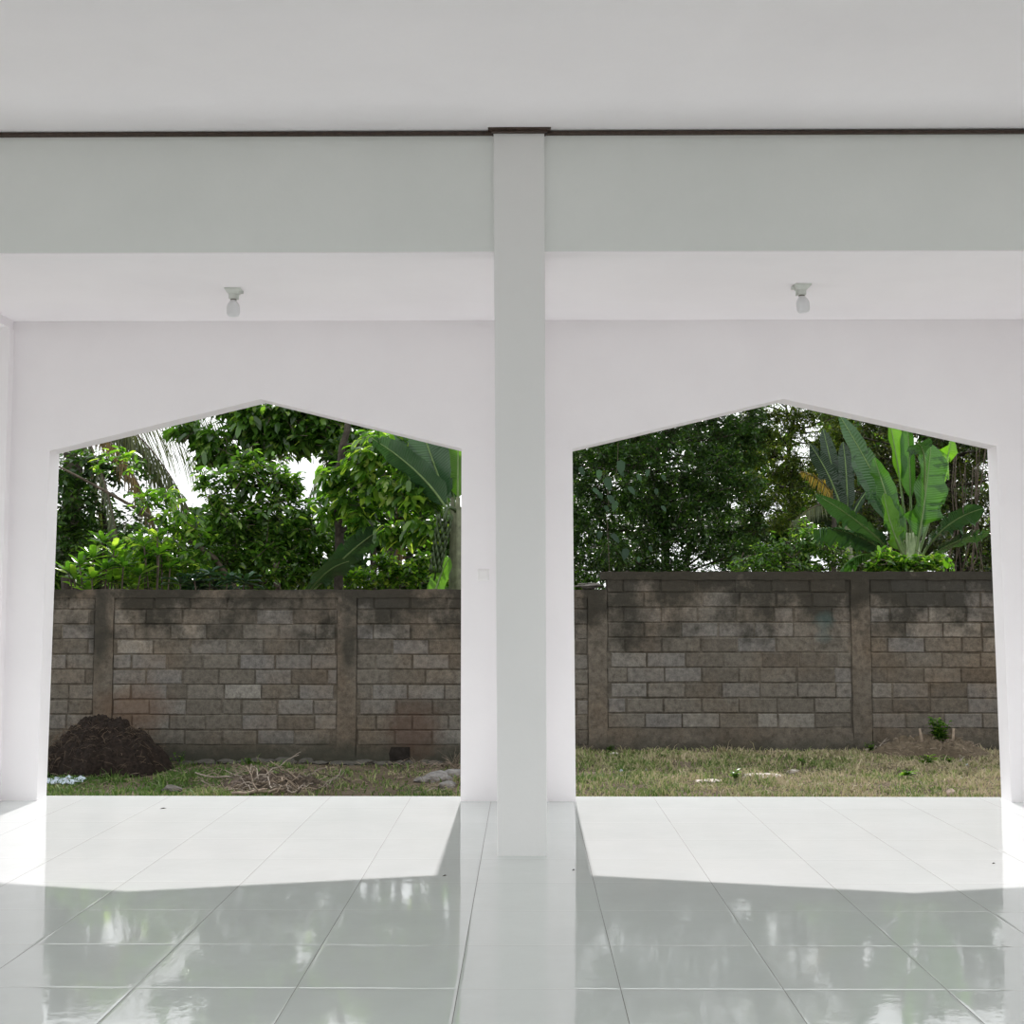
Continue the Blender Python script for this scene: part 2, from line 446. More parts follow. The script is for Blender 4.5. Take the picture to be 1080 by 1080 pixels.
# crumbs blown onto the floor
def floor_pt(px, py):
    v = _f + _r*((px-540)/FPX) + _u*((540-py)/FPX); tt = -CAMH/v.z
    return Vector((v.x*tt, v.y*tt, 0))
for px, py, L, lb in ((172, 853, .05, 'small brown dry leaf lying on the sunlit floor under the left opening'),
                      (469, 924, .025, 'dark leaf crumb on the floor beside the corner of the left patch of sunlight'),
                      (605, 918, .02, 'tiny dark leaf crumb on the floor right of the column'),
                      (1048, 911, .022, 'tiny dark leaf crumb on the floor near the right edge')):
    c = floor_pt(px, py); mb = MB(); a = random.uniform(-.4, .4)
    d = Vector((cos(a), sin(a), 0)); n = Vector((-sin(a), cos(a), 0))
    mb.add([c-d*L/2, c-n*L*.2+Vector((0, 0, .006)), c+d*L/2+Vector((0, 0, .004)), c+n*L*.2+Vector((0, 0, .007)), c+Vector((0, 0, .001))],
           [(0, 1, 4), (1, 2, 4), (2, 3, 4), (3, 0, 4)])
    o = mb.build('dry_leaf', BARK, origin=c); props(o, lb, 'leaf')

# ================================================================== THE YARD
def gz(x, y):
    base = -.30+.15*sstep(-.45, .65, x)
    base += .02*fbm(x, y, 0, .9)+.012*fbm(x, y, 3, 3.5)
    if y > 14.1: base = base*1.0
    return base
def ground():
    mb = MB(); xs = list(np.arange(-9, 9.01, .12)); ys = list(np.arange(9.4, 14.81, .12))
    nx = len(xs)
    vs = [(x, y, gz(x, y)) for y in ys for x in xs]
    fs = [(j*nx+i, j*nx+i+1, (j+1)*nx+i+1, (j+1)*nx+i) for j in range(len(ys)-1) for i in range(nx-1)]
    mb.add(vs, fs)
    z = -.32
    y1 = ys[-1]
    mb.add([(-60, y1-.3, z-.02), (60, y1-.3, z-.02), (60, 90, z), (-60, 90, z)], [(0, 1, 2, 3)])
    mb.add([(-60, 9.4, z), (-8.8, 9.4, z), (-8.8, y1, z), (-60, y1, z)], [(0, 1, 2, 3)])
    mb.add([(8.8, 9.4, z), (60, 9.4, z), (60, y1, z), (8.8, y1, z)], [(0, 1, 2, 3)])
    mb.add([(-60, -60, z-.01), (60, -60, z-.01), (60, 9.45, z-.01), (-60, 9.45, z-.01)], [(0, 1, 2, 3)])
    return mb
struct('ground', ground(), SOIL, 'bare brown yard soil between hall and block wall')

def blades():
    """short grass of the yard"""
    N_ = 95000
    X = rng.uniform(-5.6, 5.8, N_); Y = 9.7+4.17*rng.random(N_)**.9
    keep = np.ones(N_, bool); Zs = np.zeros(N_); dens = np.zeros(N_)
    for i in range(N_):
        n = .5+.5*fbm(X[i], Y[i], 7, 1.7)+.25*fbm(X[i], Y[i], 9, 6)
        if X[i] < -.4:
            n -= .10 if X[i] > -2.3 else -.12
            if Y[i] > 13.2: n -= .3
        else: n += .12
        keep[i] = rng.random() < min(1, max(.06, (n-.22)*2.0))
        Zs[i] = gz(X[i], Y[i])
    X, Y, Zs = X[keep], Y[keep], Zs[keep]; n = len(X)
    H = rng.uniform(.015, .06, n)*np.array([.6+.9*max(0, .5+fbm(x, y, 21, 3.0)) for x, y in zip(X, Y)]); tall = rng.random(n) < .03; H[tall] *= 2.0
    a = rng.uniform(0, 2*pi, n); lean = rng.uniform(.2, 1.3, n)
    w = rng.uniform(.0035, .008, n)
    ca, sa = np.cos(a), np.sin(a)
    b = rng.uniform(0, 2*pi, n); cb, sb = np.cos(b)*w, np.sin(b)*w
    V = np.zeros((n, 5, 3))
    V[:, 0] = np.stack([X-cb, Y-sb, Zs-.004], 1); V[:, 1] = np.stack([X+cb, Y+sb, Zs-.004], 1)
    mx, my = X+ca*lean*H*.35, Y+sa*lean*H*.35
    V[:, 2] = np.stack([mx+cb*.8, my+sb*.8, Zs+H*.6], 1); V[:, 3] = np.stack([mx-cb*.8, my-sb*.8, Zs+H*.6], 1)
    V[:, 4] = np.stack([X+ca*lean*H, Y+sa*lean*H, Zs+H*(1-.25*lean)], 1)
    return npmesh('grass', V.reshape(-1, 3), [(0, 1, 2, 3), (3, 2, 4)], n, 5)
def npmesh(name, V, pattern, n, k):
    me = bpy.data.meshes.new(name)
    loops = []; starts = []; tot = []
    base = np.arange(n)*k
    parts = []
    L = sum(len(p) for p in pattern)
    arr = np.zeros((n, L), dtype=np.int64); o = 0
    for p in pattern:
        for v in p:
            arr[:, o] = base+v; o += 1
    st = []; s = 0
    for p in pattern: st.append(s); s += len(p)
    starts = (np.arange(n)[:, None]*L+np.array(st)[None, :]).reshape(-1)
    totals = np.tile(np.array([len(p) for p in pattern]), n)
    me.vertices.add(len(V)); me.vertices.foreach_set('co', np.asarray(V, dtype=np.float32).reshape(-1))
    me.loops.add(n*L); me.loops.foreach_set('vertex_index', arr.reshape(-1).astype(np.int32))
    me.polygons.add(len(starts)); me.polygons.foreach_set('loop_start', starts.astype(np.int32)); me.polygons.foreach_set('loop_total', totals.astype(np.int32))
    me.update(calc_edges=True)
    return me
o = link('grass', blades(), GRASS); props(o, 'short patchy grass, green on the left and straw coloured on the right', 'grass', None, 'stuff')

# ------------------------------------------------------------------ block walls
YW = 14.0
def blocks(x0, x1, z0, rows, pitch, blen, seed, bricks):
    rd = random.Random(seed)
    for r in range(rows):
        z = z0+r*pitch; off = (blen*.5 if r % 2 else 0)+rd.uniform(-.04, .04)
        x = x0-off
        while x < x1-.02:
            w = blen*rd.uniform(.97, 1.02)
            if rd.random() < .06: w *= .55
            a, b = max(x, x0)+.003, min(x+w, x1)-.003
            g = rd.uniform(.004, .012) if rd.random() < .8 else .022
            a += g/2; b -= g/2
            if b-a > .05:
                za = z+.004+rd.uniform(0, .006); zb = z+pitch-.005-rd.uniform(0, .007)
                d = rd.uniform(0, .008); c = .007
                tl = rd.uniform(-.004, .004)
                vs = [(a, YW+.03, za), (b, YW+.03, za+tl), (b, YW+.03, zb+tl), (a, YW+.03, zb),
                      (a, YW-d+c, za), (b, YW-d+c, za+tl), (b, YW-d+c, zb+tl), (a, YW-d+c, zb),
                      (a+c, YW-d, za+c), (b-c, YW-d, za+c+tl), (b-c, YW-d, zb-c+tl), (a+c, YW-d, zb-c)]
                fs = [(3, 2, 1, 0), (0, 1, 5, 4), (1, 2, 6, 5), (2, 3, 7, 6), (3, 0, 4, 7),
                      (4, 5, 9, 8), (5, 6, 10, 9), (6, 7, 11, 10), (7, 4, 8, 11), (8, 9, 10, 11)]
                bricks.add(vs, fs)
            x += w
def rough_box(mb, x0, x1, y0, y1, z0, z1, amp=.006, step=.09, seed=0):
    """cast concrete with slightly wandering arrises"""
    nx = max(1, int((x1-x0)/step)); nz = max(1, int((z1-z0)/step))
    def j(x, z, k): return amp*fbm(x*3+seed, z*3, k, 2.2)
    for yy, flip in ((y0, False), (y1, True)):
        vs = []
        for k in range(nz+1):
            for i in range(nx+1):
                x = x0+(x1-x0)*i/nx; z = z0+(z1-z0)*k/nz
                ex = j(x, z, 1) if i in (0, nx) else 0; ez = j(x, z, 5)*1.6 if k in (0, nz) else 0
                vs.append((x+ex, yy+(j(x, z, 9) if not flip else 0), z+ez))
        fs = []
        for k in range(nz):
            for i in range(nx):
                a = k*(nx+1)+i; f = (a, a+1, a+nx+2, a+nx+1)
                fs.append(f[::-1] if flip else f)
        if not flip: v0 = vs
        else: v1 = vs
        mb.add(vs, fs)
    n = (nx+1)*(nz+1); ring = [i for i in range(nx+1)]+[k*(nx+1)+nx for k in range(1, nz+1)]+[nz*(nx+1)+i for i in range(nx-1, -1, -1)]+[k*(nx+1) for k in range(nz-1, 0, -1)]
    R = len(ring)
    mb.add([v0[i] for i in ring]+[v1[i] for i in ring], [(i+R, (i+1) % R+R, (i+1) % R, i) for i in range(R)])

def section(label, x0, x1, piers, z_course0, rows, z_top, z_base, blen, seed, pier_top, coping_x0=None):
    t = thing('boundary_wall', label, 'wall', ((x0+x1)/2, YW+.07, z_base))
    edges = []
    ps = sorted(piers); cur = x0
    for p in ps:
        if p-.10 > cur: edges.append((cur, p-.10))
        cur = p+.105
    if cur < x1: edges.append((cur, x1))
    br = MB(); mo = MB(); pl = MB()
    for i, (a, b) in enumerate(edges):
        blocks(a, b, z_course0, rows, .1655, blen, seed+i, br)
        mo.box(a, b, YW+.007, YW+.13, z_course0-.01, z_top-.09)
        rough_box(pl, a, b, YW-.012, YW+.14, z_base-.35, z_course0+.002, .012, .08, seed+i)
    br.build('block_courses', BLOCK, t); mo.build('mortar_bed', MORTAR, t); pl.build('plinth', CONC, t)
    cp = MB(); cx = x0 if coping_x0 is None else coping_x0
    rough_box(cp, cx, x1, YW-.014, YW+.15, z_top-.092, z_top, .007, .07, seed)
    cp.build('coping', CONC, t)
    for p in ps:
        pm = MB(); rough_box(pm, p-.1, p+.105, YW-.018, YW+.145, z_base-.35, pier_top if p < x0+.2 else z_top-.085, .008, .08, int(p*7))
        pm.build('pier', CONC, t)
    return t
lw = section('low weathered grey concrete block wall behind the left opening, bright shrubs showing over it', -8.6, .70, [-7.4, -4.67, -1.97],
             -.108, 10, 1.602, -.30, .405, 5, 1.52)
rw = section('taller weathered concrete block wall behind the right opening, stepped up at its left end', .70, 8.6, [.80, 3.70, 6.45],
             .08, 10, 1.80, -.15, .415, 60, 1.60, .84)
# flat dark patch painted for the dark inside of a sooty hole, left wall
q = at(420, 795, YW)
m = MB(); m.box(q.x-.13, q.x+.13, YW-.0135, YW+.0, q.z-.075, q.z+.075)
HOLE_SOOT = mat_simple('soot', (.022, .019, .016), .95, .1, .5, 20)  # burnt black that also stands for the shade inside the hole
hb = m.build('hole_soot_patch', HOLE_SOOT, lw); props(hb, 'flat black patch painted for a dark sooty hole at the foot of the wall')
# broken lump of coping where the wall steps up
def lump(c, sx, sy, sz, seed, sub=3, rough=.35, flat=None):
    bm = bmesh.new(); bmesh.ops.create_icosphere(bm, subdivisions=sub, radius=1)
    rd = random.Random(seed); ang = rd.uniform(0, 6.28)
    for v in bm.verts:
        p = v.co.copy(); r = 1+rough*mnoise.noise(p*1.3+Vector((seed*3.1, seed, 0)))+.12*mnoise.noise(p*4+Vector((seed, 0, 0)))
        q_ = p*r
        if flat: q_.z = max(-flat, min(flat, q_.z))
        v.co = Vector((q_.x*sx, q_.y*sy, q_.z*sz))
    bmesh.ops.rotate(bm, verts=bm.verts, matrix=Matrix.Rotation(ang if sx == sy else ang*.08, 3, 'Z'))
    bmesh.ops.translate(bm, verts=bm.verts, vec=Vector(c))
    me = bpy.data.meshes.new('lump'); bm.to_mesh(me); bm.free(); return me
q = at(620, 618, YW+.06)
o = link('concrete_chunk', lump(q+Vector((0, 0, .0)), .15, .07, .035, 4, 3, .5), STONE, origin=q)
props(o, 'jagged chunk of broken coping lying on the pier where the wall steps up', 'concrete')

# ------------------------------------------------------------------ things lying in the yard
RUBBLE = mat_simple('grey_rubble', (.19, .18, .17), .9, .2, .45, 14, .6)
def stone(px, py, sx, sz, seed, label, group=None, mat=STONE, Y=None, name='stone', flat=None, sy=None):
    if Y is None:
        Y = 13.0
        for _ in range(6):
            z = gz(at(px, py, Y).x, Y); v = at(px, py, 1.0)
            Y = (z+sz*.2-CAMH)/(v.z-CAMH)
    c = at(px, py, Y); c.z = gz(c.x, Y)+sz*.35
    o = link(name, lump(c, sx, sy or sx*.8, sz, seed, 2, .4, flat), mat, origin=c); props(o, label, 'stone', group); return o
for i in range(22):
    px = 196+i*12.5+random.uniform(-4, 4)
    if 345 < px < 352: continue
    stone(px, 803, random.uniform(.06, .12), random.uniform(.022, .045), i+10, 'dark rough foundation stone bedded along the foot of the low block wall', 'foundation stones under the low wall', STONE, 13.86+random.uniform(-.05, .05))
stone(181, 834, .10, .045, 71, 'rounded mossy stone half sunk in the green grass near the left opening')
stone(804, 819, .17, .03, 72, 'flat pale slab lying in the grass behind the right opening', mat=CHALK, flat=.7, sy=.10)
stone(748, 824, .13, .015, 75, 'thin pale slab flush with the grass, left of the larger flat slab', mat=CHALK, flat=.7, sy=.09)
stone(1003, 838, .045, .04, 73, 'pinkish stone beside the floor edge near the right jamb', mat=STONE_P)
stone(836, 815, .06, .03, 74, 'small whitish stone just right of the flat pale slab', mat=CHALK)
stone(648, 796, .05, .025, 76, 'small grey stone at the foot of the wall step', mat=CHALK)
for i, (px, py, s) in enumerate(((462, 822, .16), (480, 818, .14), (446, 824, .09), (472, 829, .10))):
    stone(px, py, s, s*.42, 80+i, ['large grey slab of rubble heaped by the middle pier', 'grey rubble slab half hidden by the middle pier', 'small grey rubble lump at the left of the rubble heap', 'low grey rubble lump in front of the rubble heap'][i], None, bpy.data.materials['grey_rubble'] if 'grey_rubble' in bpy.data.materials else STONE)
for i, (px, py) in enumerate(((655, 814), (682, 813), (1020, 808), (1013, 822))):
    stone(px, py, .018, .02, 90+i, ['white scrap in the shaded grass near the wall step', 'second white scrap in the shaded grass, right of the other', 'white pebble under the soil mound on the right', 'thin white scrap on the dry grass by the right jamb'][i], None, PLASTIC_W, name='litter_scrap')

ROOT = mat_simple('root_fibre', (.085, .062, .042), .9, .2, .5, 20, .3, island=.7)
def heap(name, label, cat, cx, cy, rx, ry, h, mat, seed, amp=.06, ragged=.10):
    c = Vector((cx, cy, gz(cx, cy)-.02)); mb = MB(); n = 130; m_ = 44
    vs = []
    for j in range(m_+1):
        r = j/m_
        for k in range(n):
            a = 2*pi*k/n; rr = r*(1+.30*fbm(cos(a), sin(a), seed, 1.6)+.12*fbm(cos(a), sin(a), seed, 6))
            x = cx+rx*rr*cos(a); y = cy+ry*rr*sin(a)
            z = c.z+h*(max(0, 1-r*r))**.75*(1+.25*fbm(x, y, seed, 2.5))
            z += (amp*fbm(x, y, seed, 7)+amp*.8*fbm(x, y, seed, 19)+amp*.5*fbm(x, y, seed, 45))*(1-r**4)
            if r >= 1: z = min(z, gz(x, y)-.01)
            vs.append((x, y, z))
    fs = [(j*n+k, (j+1)*n+k, (j+1)*n+(k+1) % n, j*n+(k+1) % n) for j in range(1, m_) for k in range(n)]
    fs += [(0, n+k, n+(k+1) % n) for k in range(n)]
    mb.add(vs, fs)
    t = thing(name, label, cat, c)
    mb.build('heaped_soil', mat, t, smooth=True)
    return t, c
def crumbs(t, cx, cy, rx, ry, h, n, mat, name='root_fibres', L=(.04, .16), r=(.0015, .004)):
    mb = MB(); rd = random.Random(n)
    for _ in range(n):
        a = rd.uniform(0, 6.28); q_ = sqrt(rd.random())*.98
        x = cx+rx*q_*cos(a); y = cy+ry*q_*sin(a); z = gz(cx, cy)+h*(1-q_*q_)**.75+.005
        d = Vector((rd.uniform(-1, 1), rd.uniform(-1, .4), rd.uniform(-.6, .5))).normalized()*rd.uniform(*L)
        p = Vector((x, y, z)); m1 = p+d*.5+Vector((rd.uniform(-.02, .02), rd.uniform(-.02, .02), rd.uniform(0, .03)))
        mb.tube(bez(p, m1, p+d, 4), rd.uniform(*r), 3, False)
    o = mb.build(name, mat, t); o['kind'] = 'stuff'; return o
q = at(105, 800, 13.25)
t, c = heap('compost_heap', 'dark brown heap of rotting compost and roots against the low block wall', 'compost heap', q.x, 13.3, .72, .62, .53, HUMUS, 3, .07)
crumbs(t, q.x, 13.3, .72, .62, .53, 900, ROOT, 'root_fibres', (.03, .13), (.0008, .0022))
q = at(985, 790, 13.4)
t, c = heap('soil_mound', 'low brown mound of soil and litter by the taller wall near the right jamb', 'soil mound', q.x, 13.45, .62, .45, .18, SOIL, 9, .05)
crumbs(t, q.x, 13.45, .62, .45, .18, 260, DRY, 'litter', (.03, .10), (.0015, .004))

# crumpled plastic sheet at the left jamb
def sheet(name, label, mat, px, py, w, d, seed, amp=.03):
    Y = 12.6
    for _ in range(6):
        z = gz(at(px, py, Y).x, Y)+.02; v = at(px, py, 1.0); Y = (z-CAMH)/(v.z-CAMH)
    c = at(px, py, Y); mb = MB(); n = 16; vs = []
    for j in range(n+1):
        for i in range(n+1):
            u, v_ = i/n-.5, j/n-.5
            x = c.x+w*u*(1+.3*fbm(v_*2, seed, 1, 2)); y = c.y+d*v_*(1+.5*fbm(u*2, seed, 4, 2))
            vs.append((x, y, gz(x, y)+.012+amp*abs(fbm(x, y, seed, 9))+amp*.6*abs(fbm(x, y, seed, 22))))
    mb.add(vs, [(j*(n+1)+i, j*(n+1)+i+1, (j+1)*(n+1)+i+1, (j+1)*(n+1)+i) for j in range(n) for i in range(n)])
    o = mb.build(name, mat, origin=c, smooth=False)
    so = o.modifiers.new('s', 'SOLIDIFY'); so.thickness = .003
    return props(o, label, 'plastic')
sheet('plastic_sheet', 'crumpled pale blue-grey plastic sheet on the grass at the left jamb', PLASTIC_W, 58, 823, .52, .30, 2, .05)
sheet('plastic_scrap', 'small teal plastic scrap on the soil mound near the right jamb', PLASTIC_T, 1021, 782, .10, .10, 5, .03).location.z += .14

q = at(285, 826, 12.1)
GAP_LITTER = mat_simple('dark_gap_litter', (.06, .045, .032), .9, .2, .6, 22, .8)  # dark litter added to stand for the shaded gaps between the branches
t, c = heap('gap_litter_mound', 'low dark litter mound added beneath the brush pile to darken its gaps', 'leaf litter', q.x, 12.15, .62, .36, .13, GAP_LITTER, 14, .05)
# pile of dead branches, one object per branch
def stick(px, py, ang, L, r, lift, label, group, seed, tone=DRY, curve=.12):
    rd = random.Random(seed); Y = 12.5
    for _ in range(6):
        z = gz(at(px, py, Y).x, Y)+lift; v = at(px, py, 1.0); Y = (z-CAMH)/(v.z-CAMH)
    c = at(px, py, Y)
    d = Vector((cos(ang), sin(ang)*.6, 0)); s_ = Vector((-sin(ang), cos(ang), 0))
    e = rd.uniform(-.2, 1.6) if group else .2; curve = rd.uniform(-.35, .35) if group else curve
    pts = []
    n = 8
    for i in range(n):
        u = i/(n-1)-.5
        p = c+d*L*u+s_*curve*L*sin(u*pi*rd.uniform(.9, 1.1))+Vector((0, 0, abs(e)*L*.35*(u+.5)+.02*rd.uniform(-1, 1)))
        p.z = max(p.z, gz(p.x, p.y)+r)
        pts.append(p)
    mb = MB(); mb.tube(pts, [r*(1-.6*i/(n-1)) for i in range(n)], 6)
    for _ in range(rd.randint(0, 3)):           # side twigs
        i = rd.randint(2, n-2); p = pts[i]; dd = (d*rd.uniform(.2, 1)+s_*rd.uniform(-1, 1)+Vector((0, 0, rd.uniform(.1, .7)))).normalized()
        mb.tube([p, p+dd*L*.14, p+dd*L*.26+Vector((0, 0, -.01))], [r*.5, r*.35, r*.2], 4)
    o = mb.build('dead_branch', tone, origin=c, smooth=True)
    return props(o, label, 'branch', group)
DRYL = mat_simple('bleached_twig', (.26, .225, .185), .85, .2, .3, 20, .3)
rd = random.Random(4)
for i in range(64):
    px = rd.gauss(283, 34); px = max(205, min(365, px))
    k = max(0, 1-abs(px-288)/60)
    stick(px, rd.uniform(819, 835), rd.uniform(0, pi), rd.uniform(.12, .42), rd.uniform(.003, .009), k*rd.uniform(0, .20),
          'dry grey-brown dead branch in the tangled brush pile behind the left opening', 'dead branches in the brush pile', 300+i, [DRY, DRYL, BARK][i % 3])
stick(245, 822, 2.6, .75, .013, .06, 'longest pale branch reaching left out of the brush pile', None, 501, DRYL)
stick(272, 838, .35, .5, .026, .02, 'thick split dead branch at the front of the brush pile', None, 502, DRY)
stick(925, 789, .55, .42, .011, .03, 'bent grey stick leaning on the grass at the left of the soil mound', None, 503, DRYL)
stick(455, 835, .5, .4, .007, .02, 'thin pale twig in front of the grey rubble', None, 504, DRYL)
stick(1014, 803, .9, .3, .008, .02, 'pale forked twig below the soil mound on the right', None, 505, DRYL)
stick(970, 826, 1.3, .16, .008, .01, 'short upright pale twig in the dry grass right of centre', None, 506, DRYL)
stick(108, 801, 2.7, .34, .008, .03, 'pale bent twig lying on the foot of the compost heap', None, 507, DRYL)
# fine litter under and around the pile
mb = MB(); rd = random.Random(8)
for _ in range(1500):
    a = rd.random()
    if a < .55: px, py = rd.gauss(285, 42), rd.uniform(812, 838)
    elif a < .8: px, py = rd.gauss(465, 22), rd.uniform(800, 836)
    else: px, py = rd.uniform(60, 470), rd.uniform(806, 836)
    Y = (gz(0 if px > 500 else -2, 12)-CAMH)/(at(px, py, 1.0).z-CAMH)
    Y = min(Y, 13.7); p = at(px, py, Y); p.z = gz(p.x, p.y)+rd.uniform(.005, .03)
    an = rd.uniform(0, 6.28); d = Vector((cos(an), sin(an), rd.uniform(-.1, .5)))*rd.uniform(.03, .14)
    mb.tube([p, p+d*.5+Vector((0, 0, .008)), p+d], rd.uniform(.0012, .0035), 3, False)
for _ in range(1100):
    px, py = rd.uniform(610, 1055), rd.uniform(796, 838)
    Y = (gz(2, 12)-CAMH)/(at(px, py, 1.0).z-CAMH)
    Y = min(Y, 13.75); p = at(px, py, Y); p.z = gz(p.x, p.y)+rd.uniform(.01, .04)
    an = rd.uniform(0, 6.28); d = Vector((cos(an), sin(an), rd.uniform(-.1, .3)))*rd.uniform(.02, .09)
    mb.tube([p, p+d], rd.uniform(.001, .003), 3, False)
o = mb.build('dry_litter', DRY); props(o, 'scattered dry straws and twig bits lying over the yard grass', 'litter', None, 'stuff')

# ================================================================== PLANTS
LEAF6 = [(0, 1, 2, 3), (0, 3, 4, 5)]
def leaves(P, D, U, L, W, droop=.15, wide=.4):
    """P base, D direction, U up-normal, L length, W width -> mesh of folded pointed leaves"""
    P = np.asarray(P, float); D = np.asarray(D, float); U = np.asarray(U, float)
    L = np.asarray(L, float)[:, None]; W = np.asarray(W, float)[:, None]
    D /= np.linalg.norm(D, axis=1, keepdims=True)+1e-9
    S = np.cross(D, U); S /= np.linalg.norm(S, axis=1, keepdims=True)+1e-9
    Nn = np.cross(S, D)
    n = len(P); V = np.zeros((n, 7, 3))
    dr = np.array([0, 0, -1.0])*L*droop
    V[:, 0] = P
    V[:, 1] = P+D*L*wide*.55+S*W*.42+Nn*W*.10
    V[:, 2] = P+D*L*(wide+.3)+S*W*.40+Nn*W*.08+dr*.35
    V[:, 3] = P+D*L+dr
    V[:, 4] = P+D*L*(wide+.3)-S*W*.40+Nn*W*.08+dr*.35
    V[:, 5] = P+D*L*wide*.55-S*W*.42+Nn*W*.10
    V[:, 6] = P+D*L*.5+dr*.15
    return npmesh('foliage', V.reshape(-1, 3), [(0, 1, 6), (1, 2, 6), (2, 3, 6), (3, 4, 6), (4, 5, 6), (5, 0, 6)], n, 7)

G_DARK = [(0, (.018, .045, .012)), (.5, (.03, .075, .016)), (.85, (.05, .11, .02)), (1, (.10, .18, .03))]
G_MID = [(0, (.028, .07, .014)), (.5, (.05, .115, .018)), (.8, (.085, .19, .03)), (.9, (.16, .27, .05)), (1, (.26, .36, .08))]
G_LITE = [(0, (.03, .08, .015)), (.35, (.06, .14, .022)), (.7, (.11, .22, .03)), (.88, (.20, .32, .05)), (1, (.34, .42, .10))]
G_YEL = [(0, (.045, .08, .015)), (.5, (.075, .125, .02)), (.85, (.13, .18, .03)), (1, (.24, .26, .05))]
G_OLV = [(0, (.022, .035, .01)), (.5, (.04, .06, .014)), (.85, (.075, .10, .02)), (1, (.15, .16, .04))]
LD = mat_leaf('dark_evergreen_leaf', G_DARK, .4, .34, 1.9, .6)
LM = mat_leaf('mid_green_leaf', G_MID, .5, .24, 2.0, .7)
LL = mat_leaf('bright_green_leaf', G_LITE, .55, .24, 2.1, .7)
LY = mat_leaf('yellow_green_leaf', G_YEL, .5, .5)
LO = mat_leaf('dark_olive_leaf', G_OLV, .4, .4)  # darker olive tones for the tree hung with stems
LTEAL = mat_leaf('blue_green_leaf', [(0, (.012, .035, .02)), (.6, (.022, .06, .034)), (1, (.05, .11, .06))], .25, .35)
LOLIVE = mat_leaf('olive_palm_leaflet', [(0, (.035, .045, .014)), (.5, (.06, .08, .022)), (1, (.11, .12, .04))], .4, .45)
LDRY = mat_leaf('dry_brown_frond', [(0, (.07, .05, .025)), (.6, (.13, .10, .045)), (1, (.22, .17, .08))], .35, .6, 1.2, .2, (1, .85, .5))

def branchy(path, r0, r1, n=7):
    mb = MB(); mb.tube(path, [r0+(r1-r0)*i/(len(path)-1) for i in range(len(path))], n); return mb
def wig(a, b, n, amp, seed):
    rd_ = random.Random(seed); a, b = Vector(a), Vector(b); out = []
    for i in range(n):
        u = i/(n-1); k = sin(pi*u)
        out.append(a.lerp(b, u)+Vector((rd_.uniform(-1, 1), rd_.uniform(-1, 1), rd_.uniform(-.5, .5)))*amp*k)
    return out

def tree(name, label, cat, base, stem_pts, blobs, leafspec, lmat, bark, r0=.06, seed=1, group=None, per=7, twigl=.28, shell=.55, depth=1.0, twigs_shown=.35, stemr1=None, dY=0):
    spread_ = name != 'far_tree' and ('left' in label or 'middle' in label)
    r_ = np.random.default_rng(seed); rd_ = random.Random(seed)
    base = (base[0]*(base[1]+dY)/base[1], base[1]+dY)
    stem_pts = [(a, b, c+dY) for a, b, c in stem_pts]; blobs = [(b[0], b[1], b[2]+dY)+tuple(b[3:]) for b in blobs]
    foot = Vector((base[0], base[1], -.36))
    t = thing(name, label, cat, foot, group)
    stem = [foot+Vector((0, 0, -.02))]+[at(*s) for s in stem_pts]
    path = []
    for a, b in zip(stem[:-1], stem[1:]): path += wig(a, b, 5, .03, seed+len(path))[:-1]
    path.append(stem[-1])
    trunk = branchy(path, r0, stemr1 or r0*.45, 8)
    tw = MB()
    P, D, U, L, W = [], [], [], [], []
    ll, lw_, dr, wd = leafspec
    for (px, py, Y, rx, rz, nt) in blobs:
        if spread_: rx, rz, nt = rx*1.18, rz*1.22, int(nt*.9)
        c = at(px, py, Y); rx_, rz_ = rx*Y/FPX, rz*Y/FPX; ry_ = (rx_+rz_)*.5*depth
        # limb from the nearest trunk point
        best = min(path, key=lambda p: (p-c).length+max(0, p.z-c.z)*2)
        limb = wig(best, c, 6, .05, seed+int(px)); trunk.tube(limb, [max(.008, r0*.35)*(1-.75*i/5) for i in range(6)], 5)
        for _ in range(nt):
            v = r_.normal(size=3); v /= np.linalg.norm(v)
            rr = r_.random()**(1/3)*(1-shell)+shell*r_.uniform(.6, 1.22)
            o_ = np.array([v[0]*rx_, v[1]*ry_, v[2]*rz_])*rr
            tip = np.array(c)+o_
            d = o_/(np.linalg.norm(o_)+1e-6)*.7+r_.normal(size=3)*.45+np.array([0, 0, .12]); d /= np.linalg.norm(d)
            tl = twigl*r_.uniform(.6, 1.2); st = tip-d*tl
            if r_.random() < twigs_shown:
                tw.tube([st-d*tl*.4, st, tip], [.006, .004, .002], 3, False)
            k = per
            s = np.cross(d, [0, 0, 1.0]); s /= np.linalg.norm(s)+1e-9
            for q_ in range(k):
                u = (q_+.6)/k; b = st+(tip-st)*u
                sd = 1 if q_ % 2 else -1
                dd = d*(.35+.5*u)+s*sd*(.9-.5*u)+r_.normal(size=3)*.22+np.array([0, 0, -dr])
                P.append(b); D.append(dd); U.append(np.array([0, 0, 1.0])+r_.normal(size=3)*.42)
                sz = r_.uniform(.7, 1.15); L.append(ll*sz); W.append(lw_*sz)
    trunk.build('trunk', bark, t, smooth=True)
    if len(tw.v) > 240: tw.build('twigs', bark, t)
    o = link('foliage', leaves(P, D, U, L, W, dr*.5, wd), lmat, t)
    return t

